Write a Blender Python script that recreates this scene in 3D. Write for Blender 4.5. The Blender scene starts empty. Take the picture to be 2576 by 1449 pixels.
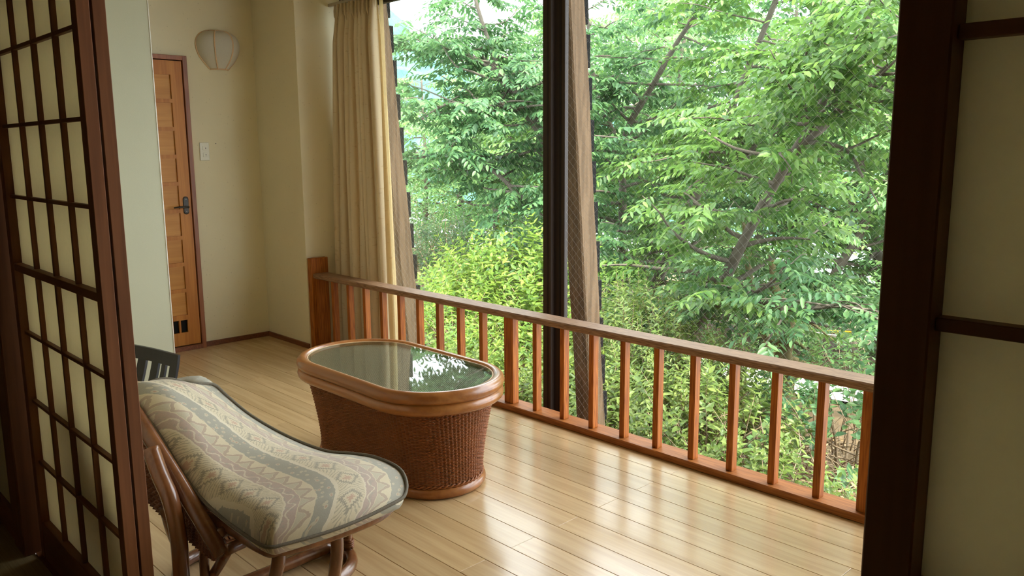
import bpy, bmesh, math, random
import numpy as np
from mathutils import Vector, Matrix
random.seed(7)
rng = np.random.default_rng(11)
scene = bpy.context.scene
COL = scene.collection

# ------------------------------------------------------------------ camera, sky, sun, exposure
W_PX, F_PX = 2576.0, 2069.57
yaw, pitch, roll = -0.807648, 0.166877, -0.007354
fw = Vector((math.sin(yaw)*math.cos(pitch), math.cos(yaw)*math.cos(pitch), -math.sin(pitch)))
rt = Vector((math.cos(yaw), -math.sin(yaw), 0)); up = rt.cross(fw)
rt2 = rt*math.cos(roll) + up*math.sin(roll); up2 = up*math.cos(roll) - rt*math.sin(roll)
cam = bpy.data.cameras.new('camera'); cam_o = bpy.data.objects.new('camera', cam); COL.objects.link(cam_o)
cam.sensor_fit = 'HORIZONTAL'; cam.sensor_width = 36.0; cam.lens = 36.0*F_PX/W_PX
cam.clip_start = 0.02; cam.clip_end = 600
M3 = Matrix((rt2, up2, -fw)).transposed()
cam_o.matrix_world = Matrix.Translation((0, 0, 1.4)) @ M3.to_4x4()
scene.camera = cam_o

world = bpy.data.worlds.new('overcast_sky'); scene.world = world; world.use_nodes = True
wn = world.node_tree.nodes; wl_ = world.node_tree.links
for n in list(wn): wn.remove(n)
w_out = wn.new('ShaderNodeOutputWorld'); w_bg = wn.new('ShaderNodeBackground')
w_tc = wn.new('ShaderNodeTexCoord'); w_sep = wn.new('ShaderNodeSeparateXYZ'); w_rmp = wn.new('ShaderNodeValToRGB')
wl_.new(w_tc.outputs['Generated'], w_sep.inputs[0]); wl_.new(w_sep.outputs['Z'], w_rmp.inputs[0])
w_rmp.color_ramp.elements[0].position = 0.0; w_rmp.color_ramp.elements[0].color = (0.80, 0.90, 1.0, 1)
w_rmp.color_ramp.elements[1].position = 1.0; w_rmp.color_ramp.elements[1].color = (1.0, 1.0, 1.0, 1)
wl_.new(w_rmp.outputs[0], w_bg.inputs[0]); w_bg.inputs[1].default_value = 3.6
wl_.new(w_bg.outputs[0], w_out.inputs[0])

sun = bpy.data.lights.new('sun', 'SUN'); sun.energy = 7.5; sun.angle = math.radians(12); sun.color = (1.0, 0.95, 0.85)
sun_o = bpy.data.objects.new('sun', sun); COL.objects.link(sun_o)
sun_o.rotation_euler = Vector((-0.5, 0.12, -1.0)).to_track_quat('-Z', 'Y').to_euler()

vs = scene.view_settings
vs.view_transform = 'Standard'; vs.look = 'None'; vs.gamma = 1.0; vs.use_curve_mapping = False
vs.exposure = 1.22

# ------------------------------------------------------------------ helpers
WL = {}                      # world location of every parent
def wloc(o): return WL.get(o.name, Vector((0, 0, 0)))
def link(o, loc, parent=None):
    COL.objects.link(o); loc = Vector(loc); WL[o.name] = loc
    if parent is not None:
        o.parent = parent; o.location = loc - wloc(parent)
    else:
        o.location = loc
    return o
def tag(o, label=None, cat=None, group=None, kind=None):
    if label: o['label'] = label
    if cat: o['category'] = cat
    if group: o['group'] = group
    if kind: o['kind'] = kind
    return o
def empty(name, loc, label=None, cat=None, group=None, kind=None):
    o = bpy.data.objects.new(name, None); o.empty_display_size = 0.1; link(o, loc)
    return tag(o, label, cat, group, kind)
def add(name, verts, faces, mat, parent=None, smooth=False, loc=None, uvs=None):
    v = np.asarray(verts, float)
    if loc is None: loc = (v.min(0)+v.max(0))/2
    loc = np.asarray(loc, float)
    me = bpy.data.meshes.new(name); me.from_pydata((v-loc).tolist(), [], faces)
    if mat: me.materials.append(mat)
    if smooth: me.polygons.foreach_set('use_smooth', [True]*len(me.polygons))
    if uvs is not None:
        lay = me.uv_layers.new(name='UVMap')
        for lp in me.loops: lay.data[lp.index].uv = uvs[lp.vertex_index]
    me.update()
    o = bpy.data.objects.new(name, me); return link(o, loc, parent)
def add_fast(name, v, quads, mat, parent=None, loc=(0, 0, 0), smooth=False):
    v = np.ascontiguousarray(np.asarray(v, np.float32)-np.asarray(loc, np.float32)); q = np.ascontiguousarray(np.asarray(quads, np.int32))
    me = bpy.data.meshes.new(name)
    me.vertices.add(len(v)); me.vertices.foreach_set('co', v.ravel())
    me.loops.add(q.size); me.loops.foreach_set('vertex_index', q.ravel())
    me.polygons.add(len(q)); me.polygons.foreach_set('loop_start', np.arange(len(q), dtype=np.int32)*q.shape[1])
    if mat: me.materials.append(mat)
    me.update(calc_edges=True)
    if smooth: me.polygons.foreach_set('use_smooth', np.ones(len(q), bool))
    o = bpy.data.objects.new(name, me); return link(o, loc, parent)
BOXC = {}
def box_mesh(sx, sy, sz, bev, mat):
    key = (round(sx, 4), round(sy, 4), round(sz, 4), round(bev, 4), mat.name if mat else '')
    if key in BOXC: return BOXC[key]
    bm = bmesh.new(); bmesh.ops.create_cube(bm, size=1.0)
    for v in bm.verts: v.co = (v.co.x*sx, v.co.y*sy, v.co.z*sz)
    if bev > 0: bmesh.ops.bevel(bm, geom=list(bm.edges), offset=bev, segments=1, affect='EDGES', profile=0.5)
    me = bpy.data.meshes.new('box'); bm.to_mesh(me); bm.free()
    if mat: me.materials.append(mat)
    BOXC[key] = me; return me
def box(name, x0, x1, y0, y1, z0, z1, mat, parent=None, bev=0.0):
    me = box_mesh(x1-x0, y1-y0, z1-z0, bev, mat)
    o = bpy.data.objects.new(name, me)
    return link(o, ((x0+x1)/2, (y0+y1)/2, (z0+z1)/2), parent)
def sbox(name, *a, mat=None, parent=None, bev=0.0, label=None):
    o = box(name, *a, mat, parent, bev)
    if parent is None: o['kind'] = 'structure'
    if label: o['label'] = label
    return o
def catmull(pts, n, closed=False):
    P = np.asarray(pts, float); m = len(P); out = []
    segs = m if closed else m-1
    for i in range(segs):
        if closed: p0, p1, p2, p3 = P[(i-1) % m], P[i], P[(i+1) % m], P[(i+2) % m]
        else: p0, p1, p2, p3 = P[max(i-1, 0)], P[i], P[i+1], P[min(i+2, m-1)]
        for k in range(n):
            t = k/n
            out.append(0.5*((2*p1)+(-p0+p2)*t+(2*p0-5*p1+4*p2-p3)*t*t+(-p0+3*p1-3*p2+p3)*t**3))
    if not closed: out.append(P[-1])
    return np.array(out)
def resample(P, n):
    P = np.asarray(P, float); d = np.r_[0, np.cumsum(np.linalg.norm(np.diff(P, axis=0), axis=1))]
    t = np.linspace(0, d[-1], n); return np.stack([np.interp(t, d, P[:, k]) for k in range(P.shape[1])], 1)
def tube_geo(P, r, sides=8, closed=False, caps=True, v0=0):
    P = np.asarray(P, float); n = len(P); r = np.broadcast_to(np.asarray(r, float), (n,))
    if closed: T = np.roll(P, -1, 0)-np.roll(P, 1, 0)
    else: T = np.gradient(P, axis=0)
    T /= np.linalg.norm(T, axis=1)[:, None]+1e-12
    ref = np.array([0, 0, 1.0]) if abs(T[0][2]) < 0.9 else np.array([1.0, 0, 0])
    u = np.cross(T[0], ref); u /= np.linalg.norm(u); U = [u]
    for i in range(1, n):
        u = U[-1]-T[i]*np.dot(U[-1], T[i]); u /= np.linalg.norm(u)+1e-12; U.append(u)
    U = np.array(U); V = np.cross(T, U)
    a = np.arange(sides)*2*math.pi/sides
    verts = (P[:, None]+r[:, None, None]*(np.cos(a)[None, :, None]*U[:, None]+np.sin(a)[None, :, None]*V[:, None])).reshape(-1, 3)
    faces = []
    for i in range(n if closed else n-1):
        j = (i+1) % n
        for k in range(sides):
            k2 = (k+1) % sides
            faces.append((v0+i*sides+k, v0+i*sides+k2, v0+j*sides+k2, v0+j*sides+k))
    if caps and not closed:
        faces.append(tuple(v0+k for k in range(sides))[::-1]); faces.append(tuple(v0+(n-1)*sides+k for k in range(sides)))
    return verts, faces
def tube(name, P, r, mat, parent=None, sides=10, closed=False, smooth=True, n=0, loc=None):
    if n: P = catmull(P, n, closed)
    v, f = tube_geo(P, r, sides, closed)
    o = add(name, v, f, mat, parent, smooth, loc)
    return o
class Multi:                                   # several shapes joined into one mesh
    def __init__(s): s.v = []; s.f = []; s.n = 0
    def put(s, v, f):
        s.v.append(np.asarray(v)); s.f += [tuple(i+s.n for i in q) for q in f]; s.n += len(v)
    def tube(s, P, r, sides=8, closed=False): s.put(*tube_geo(P, r, sides, closed))
    def box(s, x0, x1, y0, y1, z0, z1):
        v = [(x, y, z) for x in (x0, x1) for y in (y0, y1) for z in (z0, z1)]
        s.put(v, [(0, 1, 3, 2), (4, 6, 7, 5), (0, 4, 5, 1), (2, 3, 7, 6), (0, 2, 6, 4), (1, 5, 7, 3)])
    def build(s, name, mat, parent=None, smooth=False): return add(name, np.concatenate(s.v), s.f, mat, parent, smooth)

# ------------------------------------------------------------------ materials
class NT:
    def __init__(s, name):
        s.m = bpy.data.materials.new(name); s.m.use_nodes = True; s.t = s.m.node_tree
        for n in list(s.t.nodes): s.t.nodes.remove(n)
        s.out = s.t.nodes.new('ShaderNodeOutputMaterial')
    def n(s, typ, **kw):
        nd = s.t.nodes.new(typ)
        for k, v in kw.items(): setattr(nd, k, v)
        return nd
    def set(s, sock, v):
        if hasattr(v, 'is_linked') or isinstance(v, bpy.types.NodeSocket): s.t.links.new(v, sock)
        else:
            if isinstance(v, (tuple, list)) and len(v) == 3 and sock.type == 'RGBA': v = (*v, 1)
            sock.default_value = v
    def math(s, op, a, b=0.0, c=None):
        nd = s.n('ShaderNodeMath', operation=op); s.set(nd.inputs[0], a); s.set(nd.inputs[1], b)
        if c is not None: s.set(nd.inputs[2], c)
        return nd.outputs[0]
    def mix(s, fac, a, b, blend='MIX'):
        nd = s.n('ShaderNodeMix', data_type='RGBA', blend_type=blend)
        s.set(nd.inputs[0], fac); s.set(nd.inputs[6], a); s.set(nd.inputs[7], b); return nd.outputs[2]
    def noise(s, vec, scale, detail=3, rough=0.55):
        nd = s.n('ShaderNodeTexNoise'); s.set(nd.inputs['Scale'], scale); s.set(nd.inputs['Detail'], detail); s.set(nd.inputs['Roughness'], rough)
        if vec is not None: s.t.links.new(vec, nd.inputs['Vector'])
        return nd.outputs['Fac']
    def ramp(s, fac, stops, interp='LINEAR'):
        nd = s.n('ShaderNodeValToRGB'); cr = nd.color_ramp; cr.interpolation = interp
        while len(cr.elements) < len(stops): cr.elements.new(0.5)
        for e, (p, c) in zip(cr.elements, stops): e.position = p; e.color = (*c, 1) if len(c) == 3 else c
        s.set(nd.inputs[0], fac); return nd.outputs[0]
    def coords(s, scale=(1, 1, 1), kind='Object', offset_random=True):
        tc = s.n('ShaderNodeTexCoord'); v = tc.outputs[kind]
        if offset_random:
            oi = s.n('ShaderNodeObjectInfo'); va = s.n('ShaderNodeVectorMath', operation='ADD')
            sc = s.math('MULTIPLY', oi.outputs['Random'], 17.0); cb = s.n('ShaderNodeCombineXYZ')
            for i in range(3): s.t.links.new(sc, cb.inputs[i])
            s.t.links.new(v, va.inputs[0]); s.t.links.new(cb.outputs[0], va.inputs[1]); v = va.outputs[0]
        mp = s.n('ShaderNodeMapping'); mp.inputs['Scale'].default_value = scale; s.t.links.new(v, mp.inputs['Vector'])
        return mp.outputs[0]
    def bsdf(s, color, rough=0.5, spec=0.5, metal=0.0, bump=None, bstr=0.2, bdist=0.002, coat=0.0, coat_r=0.1):
        b = s.n('ShaderNodeBsdfPrincipled'); s.set(b.inputs['Base Color'], color); s.set(b.inputs['Roughness'], rough)
        s.set(b.inputs['Specular IOR Level'], spec); s.set(b.inputs['Metallic'], metal)
        s.set(b.inputs['Coat Weight'], coat); s.set(b.inputs['Coat Roughness'], coat_r)
        if bump is not None:
            bp = s.n('ShaderNodeBump'); s.set(bp.inputs['Strength'], bstr); s.set(bp.inputs['Distance'], bdist)
            s.t.links.new(bump, bp.inputs['Height']); s.t.links.new(bp.outputs[0], b.inputs['Normal'])
        return b.outputs[0]
    def done(s, shader): s.t.links.new(shader, s.out.inputs[0]); return s.m
def lin(r, g, b):
    f = lambda c: (c/255/12.92) if c/255 <= 0.04045 else ((c/255+0.055)/1.055)**2.4
    return (f(r), f(g), f(b))
def wood(name, c1, c2, axis=0, rough=0.45, spec=0.4, grain=1.0, coat=0.0, contrast=1.0, rand=0.15, coat_r=0.12, ring=14):
    m = NT(name); sc = [ring, ring, ring]; sc[axis] = ring*0.06
    v = m.coords(tuple(sc)); n1 = m.noise(v, 1.0*grain, 3, 0.6)
    sc2 = [160, 160, 160]; sc2[axis] = 4; v2 = m.coords(tuple(sc2)); n2 = m.noise(v2, 1.0, 2, 0.5)
    band = m.math('FRACT', m.math('MULTIPLY', n1, 7.0*contrast))
    band = m.math('ABSOLUTE', m.math('SUBTRACT', m.math('MULTIPLY', band, 2.0), 1.0))
    f = m.math('ADD', m.math('MULTIPLY', band, 0.6), m.math('MULTIPLY', n2, 0.4))
    col = m.ramp(f, [(0.15, c1), (0.85, c2)])
    oi = m.n('ShaderNodeObjectInfo'); k = m.math('ADD', m.math('MULTIPLY', oi.outputs['Random'], 2*rand), 1-rand)
    hs = m.n('ShaderNodeHueSaturation'); m.set(hs.inputs['Value'], k); m.set(hs.inputs['Color'], col)
    return m.done(m.bsdf(hs.outputs[0], rough, spec, bump=n2, bstr=0.12, bdist=0.001, coat=coat, coat_r=coat_r))
def plain(name, c, rough=0.6, spec=0.3, metal=0.0, nscale=30, nvar=0.12, bstr=0.15, coat=0.0):
    m = NT(name); v = m.coords(); n = m.noise(v, nscale, 3)
    col = m.mix(n, tuple(x*(1-nvar) for x in c), tuple(min(1, x*(1+nvar)) for x in c))
    return m.done(m.bsdf(col, rough, spec, metal, bump=n, bstr=bstr, bdist=0.001, coat=coat))
def thin(name, c, trans=0.4, nscale=40, nvar=0.1, rough=1.0):          # paper / cloth / leaves
    m = NT(name); v = m.coords(); n = m.noise(v, nscale, 3)
    col = m.mix(n, tuple(x*(1-nvar) for x in c), tuple(min(1, x*(1+nvar)) for x in c))
    d = m.n('ShaderNodeBsdfDiffuse'); t = m.n('ShaderNodeBsdfTranslucent'); mx = m.n('ShaderNodeMixShader')
    m.set(d.inputs[0], col); m.set(t.inputs[0], col); mx.inputs[0].default_value = trans
    m.t.links.new(d.outputs[0], mx.inputs[1]); m.t.links.new(t.outputs[0], mx.inputs[2]); return m.done(mx.outputs[0])

def plaster_mat(name, base, fleck):
    m = NT(name); v = m.coords(offset_random=False); n1 = m.noise(v, 3.0, 4); n2 = m.noise(v, 220, 2)
    vor = m.n('ShaderNodeTexVoronoi'); m.t.links.new(v, vor.inputs['Vector']); vor.inputs['Scale'].default_value = 26
    sp = m.math('LESS_THAN', vor.outputs['Distance'], 0.09)
    c = m.mix(n1, tuple(x*0.94 for x in base), tuple(min(1, x*1.04) for x in base)); c = m.mix(m.math('MULTIPLY', sp, 0.35), c, fleck)
    return m.done(m.bsdf(c, 0.9, 0.15, bump=n2, bstr=0.25, bdist=0.001))
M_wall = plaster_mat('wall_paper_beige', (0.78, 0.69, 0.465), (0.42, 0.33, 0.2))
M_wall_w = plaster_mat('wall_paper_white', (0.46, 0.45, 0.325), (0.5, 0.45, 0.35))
M_room = plaster_mat('room_plaster', (0.66, 0.56, 0.38), (0.46, 0.38, 0.24))
M_bead = plain('corner_bead', (0.85, 0.83, 0.74), 0.6)
M_ceil = plain('ceiling_board', (0.56, 0.45, 0.28), 0.8)
M_roomceil = wood('room_ceiling_wood', (0.42, 0.29, 0.17), (0.52, 0.37, 0.23), 0)
M_floor = wood('floor_maple', (0.53, 0.355, 0.175), (0.645, 0.455, 0.242), 0, rough=0.24, spec=0.5, grain=1.1, contrast=0.55, rand=0.07, coat=0.22, coat_r=0.14, ring=11)
M_sub = plain('subfloor', (0.10, 0.055, 0.02), 0.8)
M_tatami = NT('tatami'); _v = M_tatami.coords((3, 260, 3), offset_random=False); _n = M_tatami.noise(_v, 1.0, 2)
M_tatami = M_tatami.done(M_tatami.bsdf(M_tatami.ramp(_n, [(0.3, (0.36, 0.28, 0.14)), (0.7, (0.46, 0.37, 0.20))]), 0.8, 0.2, bump=_n, bstr=0.3))
M_rail = wood('railing_wood', (0.25, 0.062, 0.008), (0.46, 0.145, 0.018), 2, rough=0.45, spec=0.25, rand=0.14, contrast=1.3, ring=22)
M_railX = wood('railing_wood_lengthwise', (0.27, 0.082, 0.015), (0.46, 0.165, 0.036), 0, rough=0.45, spec=0.3, contrast=1.2, ring=24)
M_railtop = wood('handrail_weathered', (0.15, 0.070, 0.030), (0.37, 0.215, 0.115), 0, rough=0.5, spec=0.45, contrast=1.3, ring=40)
M_trim = wood('trim_redbrown', (0.15, 0.045, 0.016), (0.24, 0.08, 0.03), 0, rough=0.45, spec=0.4)
M_trimZ = wood('door_frame_redbrown', (0.23, 0.068, 0.02), (0.34, 0.115, 0.034), 2, rough=0.42, spec=0.4)
M_shoji = wood('shoji_frame', (0.165, 0.056, 0.020), (0.235, 0.086, 0.031), 2, rough=0.5, spec=0.35, contrast=0.5, rand=0.06)
M_shojiX = wood('shoji_frame_lengthwise', (0.165, 0.056, 0.020), (0.235, 0.086, 0.031), 0, rough=0.5, spec=0.35, contrast=0.5, rand=0.06)
M_door = wood('door_wood', (0.42, 0.145, 0.022), (0.56, 0.225, 0.040), 2, rough=0.45, spec=0.25, contrast=0.5, rand=0.03)
M_doorp = wood('door_panel_wood', (0.50, 0.205, 0.038), (0.60, 0.275, 0.058), 1, rough=0.45, spec=0.25, contrast=0.5, rand=0.03)
M_paper = thin('shoji_paper', (0.95, 0.90, 0.76), 0.64, 60, 0.03)
M_dark = plain('black_gap_shade', (0.006, 0.005, 0.004), 0.9)  # near black colour for the shade behind the door gaps and slots
M_black = plain('black_lacquer', (0.012, 0.010, 0.010), 0.35, 0.4, nvar=0.05)
M_bronze = plain('dark_bronze_aluminium', (0.040, 0.025, 0.017), 0.5, 0.3, 0.0, nvar=0.05, bstr=0.02)
M_bronze2 = plain('black_gasket', (0.008, 0.006, 0.006), 0.55, 0.3, nvar=0.05, bstr=0.02)
M_iron = plain('cast_iron_handle', (0.05, 0.042, 0.034), 0.45, 0.5, 0.6, 80, 0.3)
M_switch = plain('ivory_plastic', (0.72, 0.68, 0.52), 0.4, 0.5, nvar=0.02, bstr=0.0)
M_switchb = plain('switch_pilot', (0.06, 0.05, 0.04), 0.4)
M_lampp = thin('lamp_paper', (0.80, 0.75, 0.62), 0.35, 120, 0.05)
M_rattanl = plain('pale_cane', (0.74, 0.50, 0.29), 0.5, 0.4, nscale=40)
M_rim = wood('rattan_rim', (0.25, 0.082, 0.018), (0.40, 0.155, 0.038), 0, rough=0.3, spec=0.5, contrast=0.5, coat=0.35, ring=7)
M_wick = plain('wicker_strand', (0.30, 0.095, 0.024), 0.42, 0.4, nscale=25, nvar=0.35)
M_wickd = plain('wicker_stake', (0.20, 0.066, 0.022), 0.5, 0.4, nscale=25, nvar=0.3)
M_rattan = wood('rattan_frame', (0.15, 0.052, 0.018), (0.27, 0.105, 0.036), 2, rough=0.27, spec=0.5, contrast=0.4, coat=0.4, ring=8)
M_bind = plain('cane_binding', (0.22, 0.08, 0.03), 0.4, 0.4, nscale=60)
M_steel = plain('wire_steel', (0.62, 0.63, 0.61), 0.4, 0.5, 0.3, nvar=0.02, bstr=0)
M_hook = plain('curtain_rail_metal', (0.5, 0.46, 0.38), 0.4, 0.5, 0.6)
def glass(name, tint, ior=1.45, rough=0.0):
    m = NT(name); fr = m.n('ShaderNodeFresnel'); ge = m.n('ShaderNodeNewGeometry')
    m.set(fr.inputs[0], m.math('ADD', m.math('MULTIPLY', ge.outputs['Backfacing'], 1/ior-ior), ior))   # same reflection from both sides
    t = m.n('ShaderNodeBsdfTransparent'); g = m.n('ShaderNodeBsdfGlossy'); mx = m.n('ShaderNodeMixShader')
    m.set(t.inputs[0], tint); g.inputs['Roughness'].default_value = rough
    m.t.links.new(fr.outputs[0], mx.inputs[0]); m.t.links.new(t.outputs[0], mx.inputs[1]); m.t.links.new(g.outputs[0], mx.inputs[2])
    return m.done(mx.outputs[0])
M_glass = glass('window_glass', (0.96, 0.98, 0.965))
M_tglass = glass('table_glass', (0.90, 0.95, 0.93), 1.5)
def curtain_mat():
    m = NT('curtain_cloth'); v = m.coords((40, 40, 3), offset_random=False); n = m.noise(v, 2.0, 3)
    v2 = m.coords((22, 22, 60), offset_random=False); n2 = m.noise(v2, 1.0, 2)
    c = m.mix(n, (0.62, 0.49, 0.30), (0.72, 0.59, 0.39)); c = m.mix(m.math('MULTIPLY', m.math('GREATER_THAN', n2, 0.66), 0.45), c, (0.50, 0.34, 0.17))
    d = m.n('ShaderNodeBsdfDiffuse'); t = m.n('ShaderNodeBsdfTranslucent'); mx = m.n('ShaderNodeMixShader'); mx.inputs[0].default_value = 0.2
    m.set(d.inputs[0], c); m.set(t.inputs[0], m.mix(0.5, c, (0.80, 0.60, 0.36)))
    m.t.links.new(d.outputs[0], mx.inputs[1]); m.t.links.new(t.outputs[0], mx.inputs[2]); return m.done(mx.outputs[0])
M_curt = curtain_mat()
M_litedge = thin('curtain_lit_edge', (0.82, 0.66, 0.38), 0.5)  # paler yellow stands in for daylight on the curtain edge
def cane_mat():
    m = NT('woven_cane_mat'); v = m.coords((1, 1, 1), offset_random=False)
    sp = m.n('ShaderNodeSeparateXYZ'); m.t.links.new(v, sp.inputs[0])
    a = m.math('MULTIPLY', sp.outputs[0], 95.0); b = m.math('MULTIPLY', sp.outputs[1], 125.0)
    row = m.math('FLOOR', b); sh = m.math('MULTIPLY', m.math('MODULO', row, 2.0), 0.5)
    s1 = m.math('SINE', m.math('MULTIPLY', m.math('ADD', a, sh), 6.2832)); s2 = m.math('SINE', m.math('MULTIPLY', m.math('FRACT', b), 3.1416))
    hgt = m.math('MULTIPLY', m.math('ADD', m.math('MULTIPLY', s1, 0.5), 0.5), s2)
    c = m.ramp(hgt, [(0.08, (0.09, 0.06, 0.035)), (0.5, (0.48, 0.37, 0.24)), (0.95, (0.72, 0.60, 0.44))])
    return m.done(m.bsdf(c, 0.6, 0.3, bump=hgt, bstr=0.6, bdist=0.003))
M_cane = cane_mat()
def kilim():
    m = NT('kilim_upholstery'); tc = m.n('ShaderNodeTexCoord'); sp = m.n('ShaderNodeSeparateXYZ'); m.t.links.new(tc.outputs['UV'], sp.inputs[0])
    x = sp.outputs[0]; y = sp.outputs[1]
    vv = m.n('ShaderNodeCombineXYZ'); m.t.links.new(x, vv.inputs[0]); m.t.links.new(y, vv.inputs[1])
    w1 = m.noise(vv.outputs[0], 24, 3, 0.6); w2 = m.noise(vv.outputs[0], 31, 3, 0.6)
    x = m.math('ADD', x, m.math('MULTIPLY', m.math('SUBTRACT', w1, 0.5), 0.020)); y = m.math('ADD', y, m.math('MULTIPLY', m.math('SUBTRACT', w2, 0.5), 0.026))
    nz = m.noise(vv.outputs[0], 55, 4, 0.7); nf = m.noise(vv.outputs[0], 330, 3, 0.75)
    P = 0.265
    t = m.math('FRACT', m.math('DIVIDE', m.math('ADD', x, m.math('MULTIPLY', nz, 0.004)), P))
    beige = (0.66, 0.56, 0.36); blue = (0.27, 0.27, 0.215); mauve = (0.42, 0.29, 0.235); rust = (0.40, 0.12, 0.07); dark = (0.13, 0.12, 0.09); pale = (0.72, 0.63, 0.45)
    base = m.ramp(t, [(0.0, beige), (0.34, pale), (0.36, mauve), (0.50, mauve), (0.515, beige), (0.70, beige), (0.72, blue), (0.93, blue), (0.95, pale)], 'CONSTANT')
    # medallions (t 0.02..0.34) : stepped star diamonds
    cx = m.math('SUBTRACT', t, 0.17); yy = m.math('SUBTRACT', m.math('FRACT', m.math('DIVIDE', y, 0.105)), 0.5)
    ax = m.math('MULTIPLY', m.math('ABSOLUTE', cx), 2.55); ay = m.math('ABSOLUTE', yy)
    saw = m.math('MULTIPLY', m.math('PINGPONG', m.math('MULTIPLY', m.math('ADD', ax, m.math('MULTIPLY', ay, -1.0)), 9.0), 0.5), 0.22)
    dd = m.math('ADD', m.math('ADD', ax, ay), saw)
    ring = m.math('MULTIPLY', m.math('GREATER_THAN', dd, 0.34), m.math('LESS_THAN', dd, 0.46))
    core = m.math('LESS_THAN', dd, 0.2); inmed = m.math('LESS_THAN', t, 0.34)
    c = m.mix(m.math('MULTIPLY', m.math('MULTIPLY', ring, inmed), 0.75), base, dark)
    c = m.mix(m.math('MULTIPLY', m.math('MULTIPLY', core, inmed), 0.6), c, rust)
    # saw-tooth spikes around the medallions
    spk = m.math('GREATER_THAN', m.math('SINE', m.math('ADD', m.math('MULTIPLY', y, 520.0), m.math('MULTIPLY', ax, 40.0))), 0.45)
    spk = m.math('MULTIPLY', spk, m.math('MULTIPLY', inmed, m.math('MULTIPLY', m.math('GREATER_THAN', dd, 0.5), m.math('LESS_THAN', dd, 0.86))))
    c = m.mix(m.math('MULTIPLY', spk, 0.5), c, dark)
    # wave in the mauve band
    wv = m.math('ADD', 0.43, m.math('MULTIPLY', m.math('SINE', m.math('MULTIPLY', y, 95.0)), 0.04))
    wl = m.math('LESS_THAN', m.math('ABSOLUTE', m.math('SUBTRACT', t, wv)), 0.012)
    inm = m.math('MULTIPLY', m.math('GREATER_THAN', t, 0.36), m.math('LESS_THAN', t, 0.50))
    c = m.mix(m.math('MULTIPLY', m.math('MULTIPLY', wl, inm), 0.7), c, pale)
    mot = m.math('GREATER_THAN', nz, 0.56); c = m.mix(m.math('MULTIPLY', m.math('MULTIPLY', mot, inm), 0.5), c, blue)
    # zigzag band
    zz = m.math('PINGPONG', m.math('DIVIDE', y, 0.03), 1.0)
    zt = m.math('DIVIDE', m.math('SUBTRACT', t, 0.53), 0.16)
    zl = m.math('LESS_THAN', m.math('ABSOLUTE', m.math('SUBTRACT', zt, zz)), 0.2)
    inz = m.math('MULTIPLY', m.math('GREATER_THAN', t, 0.525), m.math('LESS_THAN', t, 0.70))
    c = m.mix(m.math('MULTIPLY', m.math('MULTIPLY', zl, inz), 0.65), c, (0.27, 0.15, 0.12))
    c = m.mix(m.math('MULTIPLY', m.math('MULTIPLY', m.math('LESS_THAN', zt, m.math('SUBTRACT', zz, 0.25)), inz), 0.45), c, blue)
    # floral specks in the blue band
    vo = m.n('ShaderNodeTexVoronoi'); m.t.links.new(vv.outputs[0], vo.inputs['Vector']); vo.inputs['Scale'].default_value = 48
    inb = m.math('MULTIPLY', m.math('GREATER_THAN', t, 0.72), m.math('LESS_THAN', t, 0.93))
    fl = m.math('MULTIPLY', m.math('LESS_THAN', vo.outputs['Distance'], 0.34), inb); c = m.mix(m.math('MULTIPLY', fl, 0.55), c, beige)
    fl2 = m.math('MULTIPLY', m.math('LESS_THAN', vo.outputs['Distance'], 0.17), inb); c = m.mix(m.math('MULTIPLY', fl2, 0.6), c, rust)
    c = m.mix(0.34, c, m.mix(nf, tuple(x*0.6 for x in mauve), (0.70, 0.61, 0.45)))
    sh_ = m.bsdf(c, 0.62, 0.35, bump=nf, bstr=0.3, bdist=0.001); sh_.node.inputs['Sheen Weight'].default_value = 0.2; sh_.node.inputs['Sheen Roughness'].default_value = 0.4
    return m.done(sh_)
M_kilim = kilim()
M_pipe = plain('dark_piping', (0.16, 0.135, 0.10), 0.7, 0.2, nscale=300, nvar=0.5)

# exterior materials
def leaf_mat(name, dark, mid, light, trans=0.45):
    m = NT(name); g = m.n('ShaderNodeNewGeometry')
    c = m.ramp(g.outputs['Random Per Island'], [(0.0, dark), (0.45, mid), (0.9, light), (1.0, tuple(min(1, x*1.25) for x in light))])
    d = m.n('ShaderNodeBsdfPrincipled'); t = m.n('ShaderNodeBsdfTranslucent'); mx = m.n('ShaderNodeMixShader')
    m.set(d.inputs['Base Color'], c); d.inputs['Roughness'].default_value = 0.45; d.inputs['Specular IOR Level'].default_value = 0.4
    m.set(t.inputs[0], m.mix(0.4, c, tuple(min(1, x*1.4) for x in light)))
    mx.inputs[0].default_value = trans
    m.t.links.new(d.outputs[0], mx.inputs[1]); m.t.links.new(t.outputs[0], mx.inputs[2]); return m.done(mx.outputs[0])
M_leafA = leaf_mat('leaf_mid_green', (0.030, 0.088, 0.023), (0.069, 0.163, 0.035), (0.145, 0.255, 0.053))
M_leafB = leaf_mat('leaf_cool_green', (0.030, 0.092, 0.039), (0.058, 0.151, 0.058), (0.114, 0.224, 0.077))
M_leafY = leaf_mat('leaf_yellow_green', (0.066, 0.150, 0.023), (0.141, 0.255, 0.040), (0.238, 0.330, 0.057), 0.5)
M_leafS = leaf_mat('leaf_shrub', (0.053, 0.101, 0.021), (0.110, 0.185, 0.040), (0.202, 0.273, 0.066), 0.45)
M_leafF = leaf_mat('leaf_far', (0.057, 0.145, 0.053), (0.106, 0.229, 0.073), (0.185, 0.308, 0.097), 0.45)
M_leafD = leaf_mat('leaf_dark_ivy', (0.019, 0.058, 0.019), (0.040, 0.106, 0.032), (0.079, 0.163, 0.046))
M_dry = leaf_mat('dry_leaf', (0.16, 0.10, 0.05), (0.30, 0.20, 0.10), (0.42, 0.32, 0.18), 0.2)
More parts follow.
